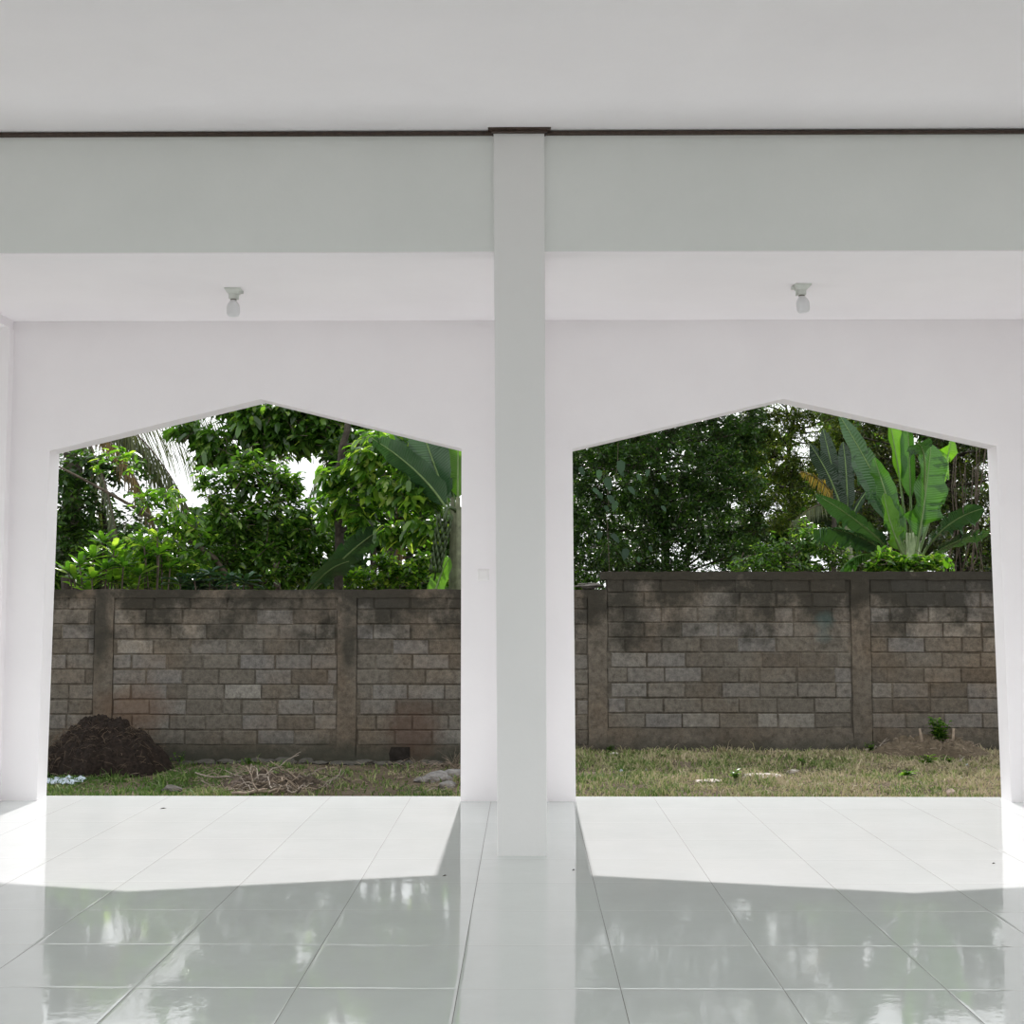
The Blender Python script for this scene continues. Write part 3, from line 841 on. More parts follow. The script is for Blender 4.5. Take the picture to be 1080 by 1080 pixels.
def rosette(name, label, cat, heads, lspec, lmat, stemmat, seed, foot=None, n=13, group=None, spread=.55):
    """plant whose long leaves stand in whorls; heads = [(px,py,Y)]"""
    r_ = np.random.default_rng(seed); hs = [at(*h) for h in heads]
    f = foot or Vector((sum(h.x for h in hs)/len(hs), max(h.y for h in hs)+.05, -.36))
    t = thing(name, label, cat, f, group)
    st = MB(); P, D, U, L, W = [], [], [], [], []; ll, lw_, dr, wd = lspec
    hs += [h+Vector((r_.uniform(-.12, .12), .12, -.16)) for h in hs]
    for h in hs:
        st.tube(wig(f+Vector((0, 0, -.02)), h, 7, .05, int(h.x*100)), [.014-.005*i/6 for i in range(7)], 6)
        for k in range(n):
            a = 2*pi*k/n*2.4+r_.uniform(-.2, .2); up = spread*(k/n)*1.6+.12+r_.uniform(-.15, .15)
            d = np.array([cos(a), sin(a), up]); P.append(np.array(h)+np.array([0, 0, .05*k/n-.02])); D.append(d)
            U.append(np.array([0, 0, 1.0])+r_.normal(size=3)*.15); s = r_.uniform(.75, 1.1); L.append(ll*s); W.append(lw_*s)
    st.build('stem', stemmat, t, smooth=True)
    link('foliage', leaves(P, D, U, L, W, dr, wd), lmat, t, smooth=False)
    return t

# ---- banana leaves
def mat_banana(name, c1, c2, trans=.45, rough=.33, tc=1.5):
    m, nt, out = new_mat(name); g = N(nt); p = g.pos()
    uv = g.n('ShaderNodeAttribute', attribute_name='rib').outputs['Fac']
    wv = g.math('SINE', g.math('MULTIPLY', uv, 260.0))
    col = g.ramp(g.noise(3.5, 4, .6, p), [(.3, c1), (.7, c2)])
    b = g.bsdf(col, rough, g.bump(wv, .35, .006), .5)
    t = g.n('ShaderNodeBsdfTranslucent'); g.l(g.mix(1.0, col, (tc*.95, tc, tc*.35), 'MULTIPLY'), t.inputs[0])
    mx = g.n('ShaderNodeMixShader'); mx.inputs[0].default_value = trans
    g.l(b.outputs[0], mx.inputs[1]); g.l(t.outputs[0], mx.inputs[2]); g.l(mx.outputs[0], out.inputs[0]); return m
BAN = mat_banana('banana_leaf', (.035, .11, .02), (.055, .155, .028), .42)
BAN_L = mat_banana('young_banana_leaf', (.08, .20, .022), (.12, .28, .03), .55, .36, 1.5)
SHADED_LEAF = mat_banana('shaded_banana_leaf', (.010, .030, .012), (.018, .045, .018), .15)  # deep shade around the rear plant is put into the leaf colour
BAN_D = mat_banana('old_banana_leaf', (.022, .065, .024), (.036, .09, .034), .22, .24)
RIB = mat_simple('banana_midrib', (.12, .19, .06), .5, .4, .2, 20)
PSTEM = mat_simple('banana_stem', (.26, .33, .17), .6, .3, .3, 9, .3)
PSTEM_D = mat_simple('old_banana_stem', (.11, .12, .07), .7, .3, .4, 9, .3)

def banana_leaf(parent, a, b, c, width, mat, side=None, fold=.35, start=.25, droop=0.0, tears=0, seed=0, bendtip=0.0, wave=.06):
    """midrib a->b->c (pixel, pixel, depth each); the blade starts at fraction 'start'"""
    rd_ = random.Random(seed*13+7)
    n = 34
    pts = bez(at(*a), at(*b), at(*c), n)
    rib = MB(); rib.tube(pts, [.022*(1-.8*i/(n-1)) for i in range(n)], 6)
    i0 = int(start*(n-1)); bl = pts[i0:]; k = len(bl); m_ = 6
    V, F, A = [], [], []
    tear = sorted(rd_.sample(range(2, k-2), min(tears, k-5))) if tears else []
    for sgn in (1, -1):
        base = None; acc = 0.0
        rows = []
        for i, p in enumerate(bl):
            u = i/(k-1)
            t_ = (bl[min(i+1, k-1)]-bl[max(i-1, 0)]).normalized()
            s_ = Vector(side) if side else t_.cross(Vector((0, 0, 1)))
            s_ = (s_-t_*s_.dot(t_))
            if s_.length < 1e-4: s_ = Vector((1, 0, 0))
            s_.normalize(); nn = s_.cross(t_)
            if nn.z < 0: nn = -nn
            w = width*(min(1, (u/.16))**.6)*(1-max(0, (u-.55)/.45)**2.4)**.75 if u < .999 else .0
            w *= .5*(1+.05*sin(u*23+seed))
            row = []
            for j in range(m_+1):
                v_ = j/m_
                off = s_*sgn*w*v_*cos(fold*v_) + nn*(w*(sin(fold)*v_*.8) + wave*w*sin(u*19+seed+sgn)*v_**2)
                off += Vector((0, 0, -1))*droop*w*v_**1.6
                sw = t_*w*.32*v_
                row.append(p+off+sw)
            if i in tear and i < k-1:
                rows.append((row, u)); 
                row2 = [q_+t_*(.02*(j/m_))+Vector((0, 0, -.075*(j/m_)*rd_.uniform(.2, 1.6)))+nn*.02*rd_.uniform(-1, 1)*(j/m_) for j, q_ in enumerate(row)]
                rows.append(None); rows.append((row2, u))
            else: rows.append((row, u))
        prev = None
        for r in rows:
            if r is None: prev = None; continue
            row, u = r; b0 = len(V)
            V += row; A += [u]*len(row)
            if prev is not None:
                for j in range(m_):
                    f = (prev+j, prev+j+1, b0+j+1, b0+j)
                    F.append(f if sgn > 0 else f[::-1])
            prev = b0
    me = bpy.data.meshes.new('leaf_blade'); me.from_pydata(V, [], F)
    at_ = me.attributes.new('rib', 'FLOAT', 'POINT'); at_.data.foreach_set('value', A)
    lf = link('leaf', me, mat, parent, smooth=True)
    rib.build('midrib', RIB, lf, smooth=True)
    return lf

def banana_plant(label, foot_px, Y, top_py, leafs, stem_r=.10, stemmat=PSTEM, nstem=4, seed=0, top_px=None):
    g_ = at(foot_px, 600, Y); foot = Vector((g_.x, Y, -.36))
    t = thing('banana_plant', label, 'banana plant', foot)
    top = at(top_px or foot_px, top_py, Y)
    mb = MB(); mb.tube([foot+Vector((0, 0, -.02)), foot.lerp(top, .5), top], [stem_r*1.15, stem_r, stem_r*.7], 14)
    rd_ = random.Random(seed)
    for i in range(nstem):     # overlapping sheaths
        a = 6.28*i/nstem; o1 = Vector((cos(a), sin(a), 0))*stem_r*.55
        mb.tube([foot+o1, foot.lerp(top, .6)+o1, top+o1*1.1+Vector((0, 0, .12))], [stem_r*.6, stem_r*.5, stem_r*.2], 8)
    mb.build('pseudostem', stemmat, t, smooth=True)
    for i, L_ in enumerate(leafs): banana_leaf(t, seed=seed*20+i, **L_)
    return t

YB = 15.6
XS = (1, 0, 0)
leafR = [
 dict(a=(957,590,YB), b=(943,530,YB+.1), c=(884,436,YB+.3), width=.25, mat=BAN_D, side=(.75,-.25,.35), fold=.3, start=.28, tears=3),
 dict(a=(957,580,YB+.1), b=(952,510,YB+.2), c=(935,428,YB+.4), width=.26, mat=BAN_L, side=(1,.5,.1), fold=.55, start=.5, wave=.1),
 dict(a=(960,575,YB+.15), b=(962,515,YB+.2), c=(957,444,YB+.3), width=.24, mat=BAN, side=(1,-.8,0), fold=.7, start=.4, wave=.1, tears=2),
 dict(a=(965,590,YB-.1), b=(976,530,YB-.15), c=(982,468,YB+.15), width=.50, mat=BAN, side=(1,.4,0), fold=.5, start=.2, tears=6, wave=.16),
 dict(a=(967,588,YB+.2), b=(990,525,YB+.3), c=(1004,462,YB+.5), width=.36, mat=BAN_L, side=(1,.7,-.1), fold=.5, start=.3, tears=5, wave=.14),
 dict(a=(970,560,YB), b=(982,475,YB), c=(968,468,YB-.5), width=.30, mat=BAN_D, side=(.9,.1,.2), fold=.2, start=.72, tears=2),
 dict(a=(955,592,YB-.1), b=(942,545,YB-.25), c=(922,482,YB-.1), width=.31, mat=BAN, side=(1,-.6,.3), fold=.7, start=.2, tears=7, wave=.16),
 dict(a=(956,592,YB-.15), b=(938,560,YB-.35), c=(932,520,YB-.3), width=.26, mat=BAN_L, side=(.8,.5,.3), fold=.5, start=.2, tears=5, wave=.14),
 dict(a=(970,592,YB-.1), b=(990,548,YB-.3), c=(1038,536,YB-.5), width=.42, mat=BAN_D, side=(.2,-.75,.65), fold=.25, start=.15, droop=.25, tears=5),
 dict(a=(972,594,YB), b=(1000,568,YB-.2), c=(1044,562,YB-.3), width=.34, mat=BAN_D, side=(.15,-.85,.45), fold=.2, start=.2, droop=.2, tears=4),
 dict(a=(948,590,YB), b=(915,552,YB-.1), c=(860,521,YB-.2), width=.30, mat=BAN_D, side=(.25,-.8,.45), fold=.25, start=.2, droop=.35, tears=6),
 dict(a=(946,592,YB-.1), b=(905,553,YB-.3), c=(858,558,YB-.4), width=.40, mat=BAN_D, side=(.0,-.9,.35), fold=.2, start=.2, droop=.55, tears=14),
 dict(a=(944,594,YB-.2), b=(905,572,YB-.5), c=(885,604,YB-.5), width=.34, mat=BAN, side=(.0,-.9,.3), fold=.2, start=.3, droop=.5, tears=12),
 dict(a=(955,585,YB+.3), b=(925,520,YB+.5), c=(900,480,YB+.8), width=.24, mat=BAN_D, side=(1,-.1,.3), fold=.3, start=.3, tears=5),
 dict(a=(972,592,YB+.2), b=(985,580,YB+.2), c=(1004,596,YB+.1), width=.22, mat=BAN_L, side=(.2,-.8,.4), fold=.2, start=.3, droop=.3, tears=4),
]
banana_plant('big banana plant with broad upright bright green leaves above the taller wall', 960, YB, 572, leafR, .10, PSTEM, 4, 1, 963)
leafD = [
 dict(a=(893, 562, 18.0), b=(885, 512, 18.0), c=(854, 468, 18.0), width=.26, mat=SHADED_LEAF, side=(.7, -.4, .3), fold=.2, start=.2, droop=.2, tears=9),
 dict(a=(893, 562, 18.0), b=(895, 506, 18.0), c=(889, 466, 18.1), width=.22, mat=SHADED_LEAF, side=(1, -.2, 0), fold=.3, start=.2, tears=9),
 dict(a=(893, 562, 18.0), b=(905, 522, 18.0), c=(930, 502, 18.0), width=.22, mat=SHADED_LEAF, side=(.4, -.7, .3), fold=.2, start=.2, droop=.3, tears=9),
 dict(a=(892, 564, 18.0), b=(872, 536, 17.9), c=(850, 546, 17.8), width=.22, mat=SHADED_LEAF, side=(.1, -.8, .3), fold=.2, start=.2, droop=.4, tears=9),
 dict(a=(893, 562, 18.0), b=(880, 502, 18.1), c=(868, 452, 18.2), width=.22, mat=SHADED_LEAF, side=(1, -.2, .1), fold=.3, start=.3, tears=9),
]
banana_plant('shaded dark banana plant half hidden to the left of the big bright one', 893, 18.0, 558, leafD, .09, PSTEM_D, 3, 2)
leafL = [
 dict(a=(482,560,15.0), b=(462,500,15.0), c=(432,418,15.2), width=.72, mat=BAN_D, side=(.9,-.1,.35), fold=.25, start=.3, tears=2),
 dict(a=(482,560,15.0), b=(462,505,14.9), c=(392,462,14.8), width=.34, mat=BAN_D, side=(.45,-.45,.7), fold=.25, start=.25, tears=1),
 dict(a=(484,560,15.0), b=(482,510,14.9), c=(484,440,14.9), width=.42, mat=BAN_L, side=(1,-.3,0), fold=.5, start=.35, tears=2),
 dict(a=(484,560,15.1), b=(474,505,15.2), c=(470,440,15.4), width=.5, mat=BAN_D, side=(1,.2,.1), fold=.3, start=.3, tears=2),
 dict(a=(455,650,14.8), b=(458,615,14.8), c=(474,588,14.8), width=.22, mat=BAN_L, side=(1,-.3,-.2), fold=.2, start=.15),
]
tb = banana_plant('banana plant with a hanging green fruit bunch beside the middle pier, left opening', 484, 15.0, 535, leafL, .11, PSTEM_D, 4, 3, 483)
# fruit bunch
fb = MB(); rd = random.Random(5)
top = at(470, 545, 14.8); bot = at(458, 612, 14.8)
fb.tube(bez(at(482, 540, 14.95), at(470, 528, 14.8), top, 6)+[top.lerp(bot, .5), bot], [.022]*6+[.018, .010], 6)
for j in range(9):
    c0 = top.lerp(bot, .08+.88*j/9)
    for k in range(8):
        a = 6.28*k/8+j*.4; d = Vector((cos(a), sin(a), 0)); r_ = .085*(1-.3*j/9)
        fb.tube([c0+d*.02, c0+d*r_*.8+Vector((0, 0, -.005)), c0+d*r_*1.05+Vector((0, 0, .05)), c0+d*r_+Vector((0, 0, .09))], [.010, .017, .016, .005], 6)
FRUIT = mat_simple('green_banana_fruit', (.028, .05, .014), .5, .4, .3, 12, 0, .3)
props(fb.build('fruit_bunch', FRUIT, tb, smooth=True), 'hanging bunch of unripe green bananas')
leafM = [
 dict(a=(314,645,15.6), b=(352,590,15.5), c=(404,556,15.4), width=.40, mat=BAN_D, side=(.35,-.5,.75), fold=.2, start=.35, droop=.15, tears=3),
 dict(a=(314,645,15.6), b=(335,600,15.4), c=(368,592,15.2), width=.34, mat=BAN_D, side=(.3,-.6,.5), fold=.2, start=.2, droop=.3, tears=2),
]
banana_plant('low banana plant with a long dark leaf slanting across the dark upright trunk', 312, 15.6, 650, leafM, .07, PSTEM_D, 3, 4)

# ---- palm fronds
def frond(parent, a, b, c, ll, mat, n=60, hang=.8, side=None, seed=0, r=.018, lw=.022):
    r_ = np.random.default_rng(seed+90); pts = bez(at(*a), at(*b), at(*c), n)
    rb = MB(); rb.tube(pts, [r*(1-.85*i/(n-1)) for i in range(n)], 5)
    parent = rb.build('frond', BARK, parent, smooth=True)
    P, D, U, L, W = [], [], [], [], []
    for i in range(3, n):
        u = i/(n-1); p = np.array(pts[i]); t_ = np.array((pts[i]-pts[i-1]).normalized())
        s_ = np.cross(t_, [0, 0, 1.0]) if side is None else np.array(side, float)
        s_ /= np.linalg.norm(s_)+1e-9
        for sg in (1, -1):
            d = t_*.55+s_*sg*(1-hang*.75)+np.array([0, 0, -hang*1.3])+r_.normal(size=3)*.09
            P.append(p); D.append(d); U.append(s_*sg*.3+np.array([0, -1, .3])+r_.normal(size=3)*.3)
            k = sin(pi*min(1, .15+u*.85))**.5; L.append(ll*k*r_.uniform(.8, 1.1)); W.append(lw*r_.uniform(.7, 1.2))
    return link('leaflets', leaves(P, D, U, L, W, .12, .3), mat, parent)
f0 = at(77, 600, 18); foot = Vector((f0.x, 18, -.36))
t = thing('coconut_palm', 'coconut palm with drooping feathery fronds behind the far left of the low wall', 'palm', foot)
m = MB(); tt = at(78, 430, 18)
pts = [foot.lerp(tt, i/24) for i in range(25)]
m.tube([foot+Vector((0, 0, -.02))]+pts[1:], [.13+.012*(i % 2) for i in range(25)], 12); m.build('trunk', BARK_D, t, smooth=False)
frond(t, (90, 432, 18), (165, 440, 17.3), (222, 590, 16.8), .62, LOLIVE, 80, .85, None, 1)
frond(t, (84, 440, 18), (140, 430, 17.6), (185, 540, 17.3), .60, LOLIVE, 70, .85, None, 2)
frond(t, (80, 440, 18), (150, 470, 16.2), (176, 606, 15.75), .42, LDRY, 70, .95, None, 3)
frond(t, (80, 440, 18), (118, 500, 16.3), (128, 604, 15.9), .36, LOLIVE, 60, .95, None, 12)
frond(t, (82, 430, 18), (190, 405, 18.3), (275, 470, 18.6), .85, LOLIVE, 75, .8, None, 4, .012, .012)
frond(t, (82, 436, 18), (180, 425, 18.6), (236, 530, 18.9), .8, LOLIVE, 60, .75, None, 13, .012, .012)
frond(t, (80, 440, 18), (100, 490, 17.8), (112, 612, 17.6), .45, LOLIVE, 50, .8, None, 5)
frond(t, (76, 440, 18), (40, 450, 17.8), (30, 560, 17.6), .5, LOLIVE, 50, .8, None, 6)
foot = at(430, 640, 19); foot.z = -.36
t = thing('coconut_palm', 'far thin-leaved palm glimpsed behind the tall trunk in the left opening', 'palm', foot)
m = MB(); tt = at(400, 430, 19.4); m.tube([foot, foot.lerp(tt, .5), tt], [.10, .08, .07], 10); m.build('trunk', BARK_D, t, smooth=True)
frond(t, (400, 432, 19.4), (330, 430, 19), (282, 492, 19), .5, LOLIVE, 50, .8, None, 7, .012, .012)
frond(t, (400, 432, 19.4), (350, 450, 19), (318, 545, 19), .45, LOLIVE, 50, .85, None, 8, .012, .014)
frond(t, (402, 450, 19.4), (430, 500, 17.6), (420, 612, 17.2), .42, LDRY, 50, .95, None, 9)
foot = at(875, 640, 17); foot.z = -.36
t = thing('young_palm', 'small palm with a yellowing frond between the dense tree and the banana plants', 'palm', foot)
m = MB(); tt = at(880, 530, 17); m.tube([foot, foot.lerp(tt, .5), tt], [.05, .04, .03], 8); m.build('trunk', BARK_D, t, smooth=True)
LGOLD = mat_leaf('golden_palm_leaflet', [(0, (.10, .08, .02)), (.6, (.17, .14, .03)), (1, (.26, .22, .05))], .5, .45, 1.6, .4, (1, .85, .3))
frond(t, (880, 530, 17), (874, 504, 16.7), (843, 497, 16.4), .17, LGOLD, 36, .45, (0, -.3, 1), 10, .008, .016)
frond(t, (880, 530, 17), (855, 530, 16.8), (835, 552, 16.6), .28, LOLIVE, 40, .6, None, 11, .01, .02)

# ---- leaning bare branch
a = at(56, 486, 15.6)
t = thing('leaning_branch', 'long bare grey branch slanting across the far left of the left opening', 'branch', at(262, 640, 15.9)+Vector((0, 0, -1.7)))
m = MB()
p1 = bez(at(50, 486, 15.5), at(150, 536, 15.6), at(226, 588, 15.8), 12)+[at(262, 640, 15.9), Vector((at(262, 640, 15.9).x+.2, 15.9, -.34))]
m.tube(p1, [.010+.0022*i for i in range(14)], 8)
m.build('limb', BARK, t, smooth=True)

# ---- trees and shrubs seen through the left opening
tree('broadleaf_tree', 'tall broad-leaved tree whose leafy boughs hang into the top of the left opening', 'tree', (at(292, 600, 17.2).x, 17.2),
     [(294, 540, 17.2), (288, 480, 17.2), (290, 430, 17.1)],
     [(198, 452, 16.6, 14, 8, 16), (222, 462, 16.6, 16, 12, 26), (243, 478, 16.6, 9, 14, 18), (215, 478, 16.5, 9, 10, 10), (262, 446, 16.8, 20, 14, 36), (290, 446, 16.9, 26, 20, 56), (318, 456, 16.9, 20, 16, 38),
      (345, 452, 16.9, 20, 14, 34), (285, 466, 16.8, 18, 12, 26), (372, 462, 17, 22, 14, 36), (262, 470, 16.8, 12, 10, 12), (250, 425, 17, 30, 12, 34), (300, 425, 16.9, 45, 12, 60), (345, 432, 17, 30, 12, 36), (190, 436, 17, 18, 8, 10), (385, 445, 17, 26, 12, 30)],
     (.19, .085, .55, .5), LM, BARK, .055, 21, None, 7, .28, .5, 1.0, .6, None, 1.0)
tree('bushy_tree', 'dense bushy green tree filling the middle of the left opening above the low wall', 'tree', (at(262, 600, 16.2).x, 16.3),
     [(266, 560, 16.3), (278, 500, 16.2)],
     [(225, 505, 16, 18, 14, 30), (232, 530, 16, 20, 14, 40), (262, 505, 16.1, 22, 20, 70), (292, 500, 16.2, 18, 18, 46), (250, 545, 16.1, 34, 22, 120), (295, 545, 16.2, 36, 26, 150), (240, 585, 16.1, 36, 26, 140),
      (290, 590, 16.2, 40, 26, 160), (330, 560, 16.3, 26, 26, 90), (335, 600, 16.3, 24, 20, 80), (262, 486, 16.2, 14, 10, 22), (310, 515, 16.3, 12, 14, 26), (200, 570, 16.2, 20, 26, 60)],
     (.115, .052, .3, .45), LM, BARK, .05, 22, None, 7, .24, .5)
tree('broadleaf_tree', 'dark-trunked tree with large yellow-green leaves, right half of the left opening', 'tree', (at(357, 600, 15.9).x, 15.9),
     [(358, 560, 15.9), (356, 500, 15.9), (368, 440, 16.0)],
     [(355, 500, 15.6, 22, 12, 18), (388, 484, 15.5, 26, 18, 30), (378, 522, 15.6, 30, 20, 34), (410, 505, 15.4, 26, 24, 34), (425, 474, 15.2, 24, 10, 16), (436, 520, 15.2, 26, 22, 30), (446, 552, 15.1, 24, 20, 24), (400, 465, 15.6, 30, 14, 18), (350, 535, 15.8, 18, 20, 14),
      (415, 560, 15.3, 18, 14, 22), (455, 520, 15.2, 16, 14, 22), (380, 548, 15.5, 16, 12, 20), (450, 500, 15.2, 16, 14, 18)],
     (.155, .078, .5, .5), LL, BARK_D, .065, 23, None, 8, .26, .5, 1.0, .5, .04)
tree('broadleaf_tree', 'darker tree top crowding the upper edge of the left opening near the tall trunk', 'tree', (at(398, 600, 17.5).x, 17.6),
     [(392, 540, 17.6), (385, 470, 17.6)],
     [(380, 468, 17.5, 24, 16, 50), (405, 475, 17.5, 24, 16, 50), (430, 490, 17.5, 24, 20, 50), (375, 495, 17.5, 16, 16, 26), (350, 480, 17.5, 10, 16, 12), (445, 530, 17.5, 24, 26, 60), (400, 530, 17.5, 30, 24, 70)],
     (.15, .07, .4, .45), LD, BARK_D, .06, 24, None, 7, .28, .5)
tree('shade_tree', 'dark small-leaved tree at the far left of the left opening behind the bright shrub', 'tree', (at(110, 600, 17.2).x, 17.3),
     [(112, 560, 17.3), (105, 480, 17.2)],
     [(75, 495, 17, 18, 20, 40), (105, 488, 17, 24, 16, 46), (85, 530, 17, 28, 26, 110), (130, 500, 17, 22, 16, 40), (90, 575, 17, 34, 26, 130), (140, 545, 17, 22, 18, 36), (150, 590, 17, 26, 24, 70), (62, 560, 17, 14, 40, 60), (175, 600, 17, 24, 18, 60)],
     (.11, .055, .3, .45), LD, BARK_D, .05, 25, None, 7, .24, .5)
tree('twiggy_shrub', 'loose yellow-green shrub under the drooping palm frond, left opening', 'shrub', (at(180, 620, 15.6).x, 15.6),
     [(178, 590, 15.6)],
     [(155, 525, 15.5, 18, 12, 14), (175, 520, 15.5, 20, 10, 16), (185, 545, 15.5, 20, 12, 20), (120, 485, 15.8, 26, 14, 18), (160, 575, 15.4, 26, 18, 46), (195, 590, 15.4, 24, 18, 50), (150, 605, 15.4, 40, 12, 60), (205, 555, 15.5, 14, 12, 16)],
     (.13, .055, .25, .45), LL, BARK, .02, 26, None, 6, .22, .5)
tree('low_hedge', 'bright low undergrowth peeping over the low wall beneath the fruit bunch', 'shrub', (at(420, 620, 16.6).x, 16.6),
     [(420, 620, 16.6)],
     [(380, 612, 16.6, 20, 14, 70), (410, 606, 16.4, 20, 16, 80), (435, 605, 16.3, 18, 16, 70), (405, 592, 16.4, 16, 10, 36), (448, 590, 16.3, 12, 12, 24), (345, 612, 16.8, 20, 12, 60), (475, 605, 16.6, 16, 24, 60)],
     (.075, .045, .1, .45), LL, BARK, .02, 27, None, 7, .16, .5)
rosette('frangipani_shrub', 'shrub with whorls of long oval bright leaves at the left end of the low wall', 'shrub',
        [(72, 604, 14.9), (84, 596, 14.8), (98, 588, 14.9), (112, 600, 14.75), (120, 580, 15.0), (130, 598, 14.8), (148, 606, 14.9), (97, 610, 14.7), (108, 572, 15.1)],
        (.23, .085, .06, .5), LL, BARK, 31, None, 12)
rosette('blue_green_shrub', 'low blue-green plant with long spreading leaves just above the low wall', 'shrub',
        [(205, 612, 14.7), (222, 606, 14.8), (240, 612, 14.7), (258, 614, 14.75), (190, 616, 14.75)],
        (.27, .075, .25, .5), LTEAL, BARK, 32, None, 12, None, .3)
rosette('young_sapling', 'small sapling with a pale yellow-green top left of the bushy tree', 'sapling',
        [(152, 576, 15.0), (166, 566, 15.0), (168, 585, 14.95)], (.20, .09, .35, .5), LL, BARK, 33, None, 10)

# ---- trees seen through the right opening
bl = []
rd = random.Random(3)
for (px, py) in [(x, y) for x in range(606, 800, 26) for y in range(412, 612, 24)]:
    n_ = 104
    if py < 500 and 660 < px < 745: n_ = 70
    bl.append((px+rd.uniform(-6, 6), py+rd.uniform(-6, 6), 16.6+rd.uniform(-.25, .5), 19, 17, n_))
tree('dense_tree', 'large dense dark tree of tiny leaves filling the left half of the right opening', 'tree', (at(700, 600, 17.2).x, 17.4),
     [(702, 560, 17.4), (690, 500, 17.3), (705, 440, 17.2)], bl, (.066, .028, .3, .45), LD, BARK_D, .08, 41, None, 9, .20, .35, .9, .25, None, 1.9)
bl = []
for (px, py) in [(x, y) for x in range(795, 885, 22) for y in range(416, 610, 22)]:
    if py > 560: continue
    n_ = 72 if not (850 < px < 900 and py < 455) else 50
    bl.append((px+rd.uniform(-5, 5), py+rd.uniform(-5, 5), 18.2+rd.uniform(-.3, .3), 17, 15, n_))
tree('feathery_tree', 'yellow-green feathery tree in the centre of the right opening', 'tree', (at(835, 600, 18.4).x, 18.6),
     [(836, 560, 18.6), (830, 500, 18.5), (838, 440, 18.4)], bl, (.065, .022, .3, .4), LY, BARK_D, .06, 42, None, 10, .24, .35, .9, .25, None, 1.0)
bl = []
for (px, py) in [(x, y) for x in range(890, 1066, 24) for y in range(428, 612, 24)]:
    bl.append((px+rd.uniform(-6, 6), py+rd.uniform(-6, 6), 19.2+rd.uniform(-.3, .3), 17, 17, 46))
tree('vine_tangled_tree', 'dark olive tree hung with thin stems behind the big banana plant', 'tree', (at(1010, 600, 19.4).x, 19.5),
     [(1010, 560, 19.5), (1000, 500, 19.4), (1008, 430, 19.4)], bl, (.085, .034, .35, .4), LO, BARK_D, .08, 43, None, 7, .26, .35, .9, .5, None, .6)
foot = Vector((at(1022, 600, 16.8).x, 16.8, -.36))
t = thing('liana', 'bundle of thin bare hanging stems at the right edge of the right opening', 'vine', foot)
rd = random.Random(6)
for k in range(13):
    px = 1002+k*3.6+rd.uniform(-2, 2); m = MB()
    p0 = at(px+rd.uniform(-6, 6), 470+rd.uniform(-12, 25), 16.8+rd.uniform(-.2, .2)); p1 = Vector((foot.x+rd.uniform(-.45, .45), 16.8, -.34))
    m.tube(wig(p0, p1, 9, .09, k), rd.uniform(.003, .008), 5); m.build('stem', BARK, t)
tree('small_leaved_shrub', 'feathery green shrub low over the wall left of the banana plants', 'shrub', (at(850, 620, 16).x, 16.0),
     [(850, 610, 16)],
     [(812, 585, 16, 20, 14, 60), (838, 578, 16, 20, 14, 60), (862, 572, 16, 18, 14, 60), (880, 588, 16, 16, 12, 50), (830, 598, 15.8, 30, 10, 60), (850, 560, 16.2, 16, 12, 36), (790, 598, 16, 20, 10, 40)],
     (.075, .028, .2, .4), LM, BARK, .02, 44, None, 9, .2, .5)
tree('leafy_bush', 'light green bush in front of the base of the big banana plant', 'shrub', (at(950, 620, 15.0).x, 15.0),
     [(950, 610, 15.0)],
     [(935, 588, 14.9, 12, 9, 40), (948, 594, 14.8, 14, 9, 44), (970, 594, 14.8, 16, 8, 40), (985, 592, 14.9, 12, 8, 24), (925, 598, 14.9, 14, 6, 26)],
     (.085, .04, .15, .45), LL, BARK, .015, 45, None, 8, .14, .5)
VINE_LEAF = mat_leaf('climbing_vine_leaf', [(0, (.014, .034, .02)), (.7, (.022, .05, .03)), (1, (.04, .085, .045))], .3, .6, 1.6, .3)
# larger climbing leaves on the dense tree
r_ = np.random.default_rng(55); P, D, U, L, W = [], [], [], [], []
foot = Vector((at(640, 600, 16.1).x, 16.15, -.36))
t = thing('climbing_vine', 'climbing vine with scattered large heart-shaped leaves on the dark tree', 'vine', foot)
m = MB(); m.tube(wig(foot, at(640, 540, 16.15), 7, .08, 1)+wig(at(642, 530, 16.1), at(655, 455, 16.05), 6, .1, 2), .004, 5); m.build('stem', BARK, t)
for (px, py, s) in [(655, 490, 1.3), (640, 508, 1.25), (632, 500, .9), (663, 518, .9), (641, 527, 1.0), (650, 533, 1.0), (645, 568, 1.0), (634, 565, .8), (661, 583, 1.1), (653, 460, .9), (672, 505, .7), (612, 497, .8), (625, 520, .8), (684, 500, .7), (692, 520, .6)]+[(r_.uniform(610, 700), r_.uniform(450, 600), r_.uniform(.5, .8)) for _ in range(9)]:
    P.append(np.array(at(px, py-5, 15.98+r_.uniform(-.05, .1)))); D.append(np.array([r_.uniform(-.5, .9), -.3, -.8])); U.append(np.array([r_.uniform(-.3, .3), -.8, .7])); L.append(.15*s); W.append(.10*s)
link('foliage', leaves(P, D, U, L, W, .1, .35), VINE_LEAF, t)

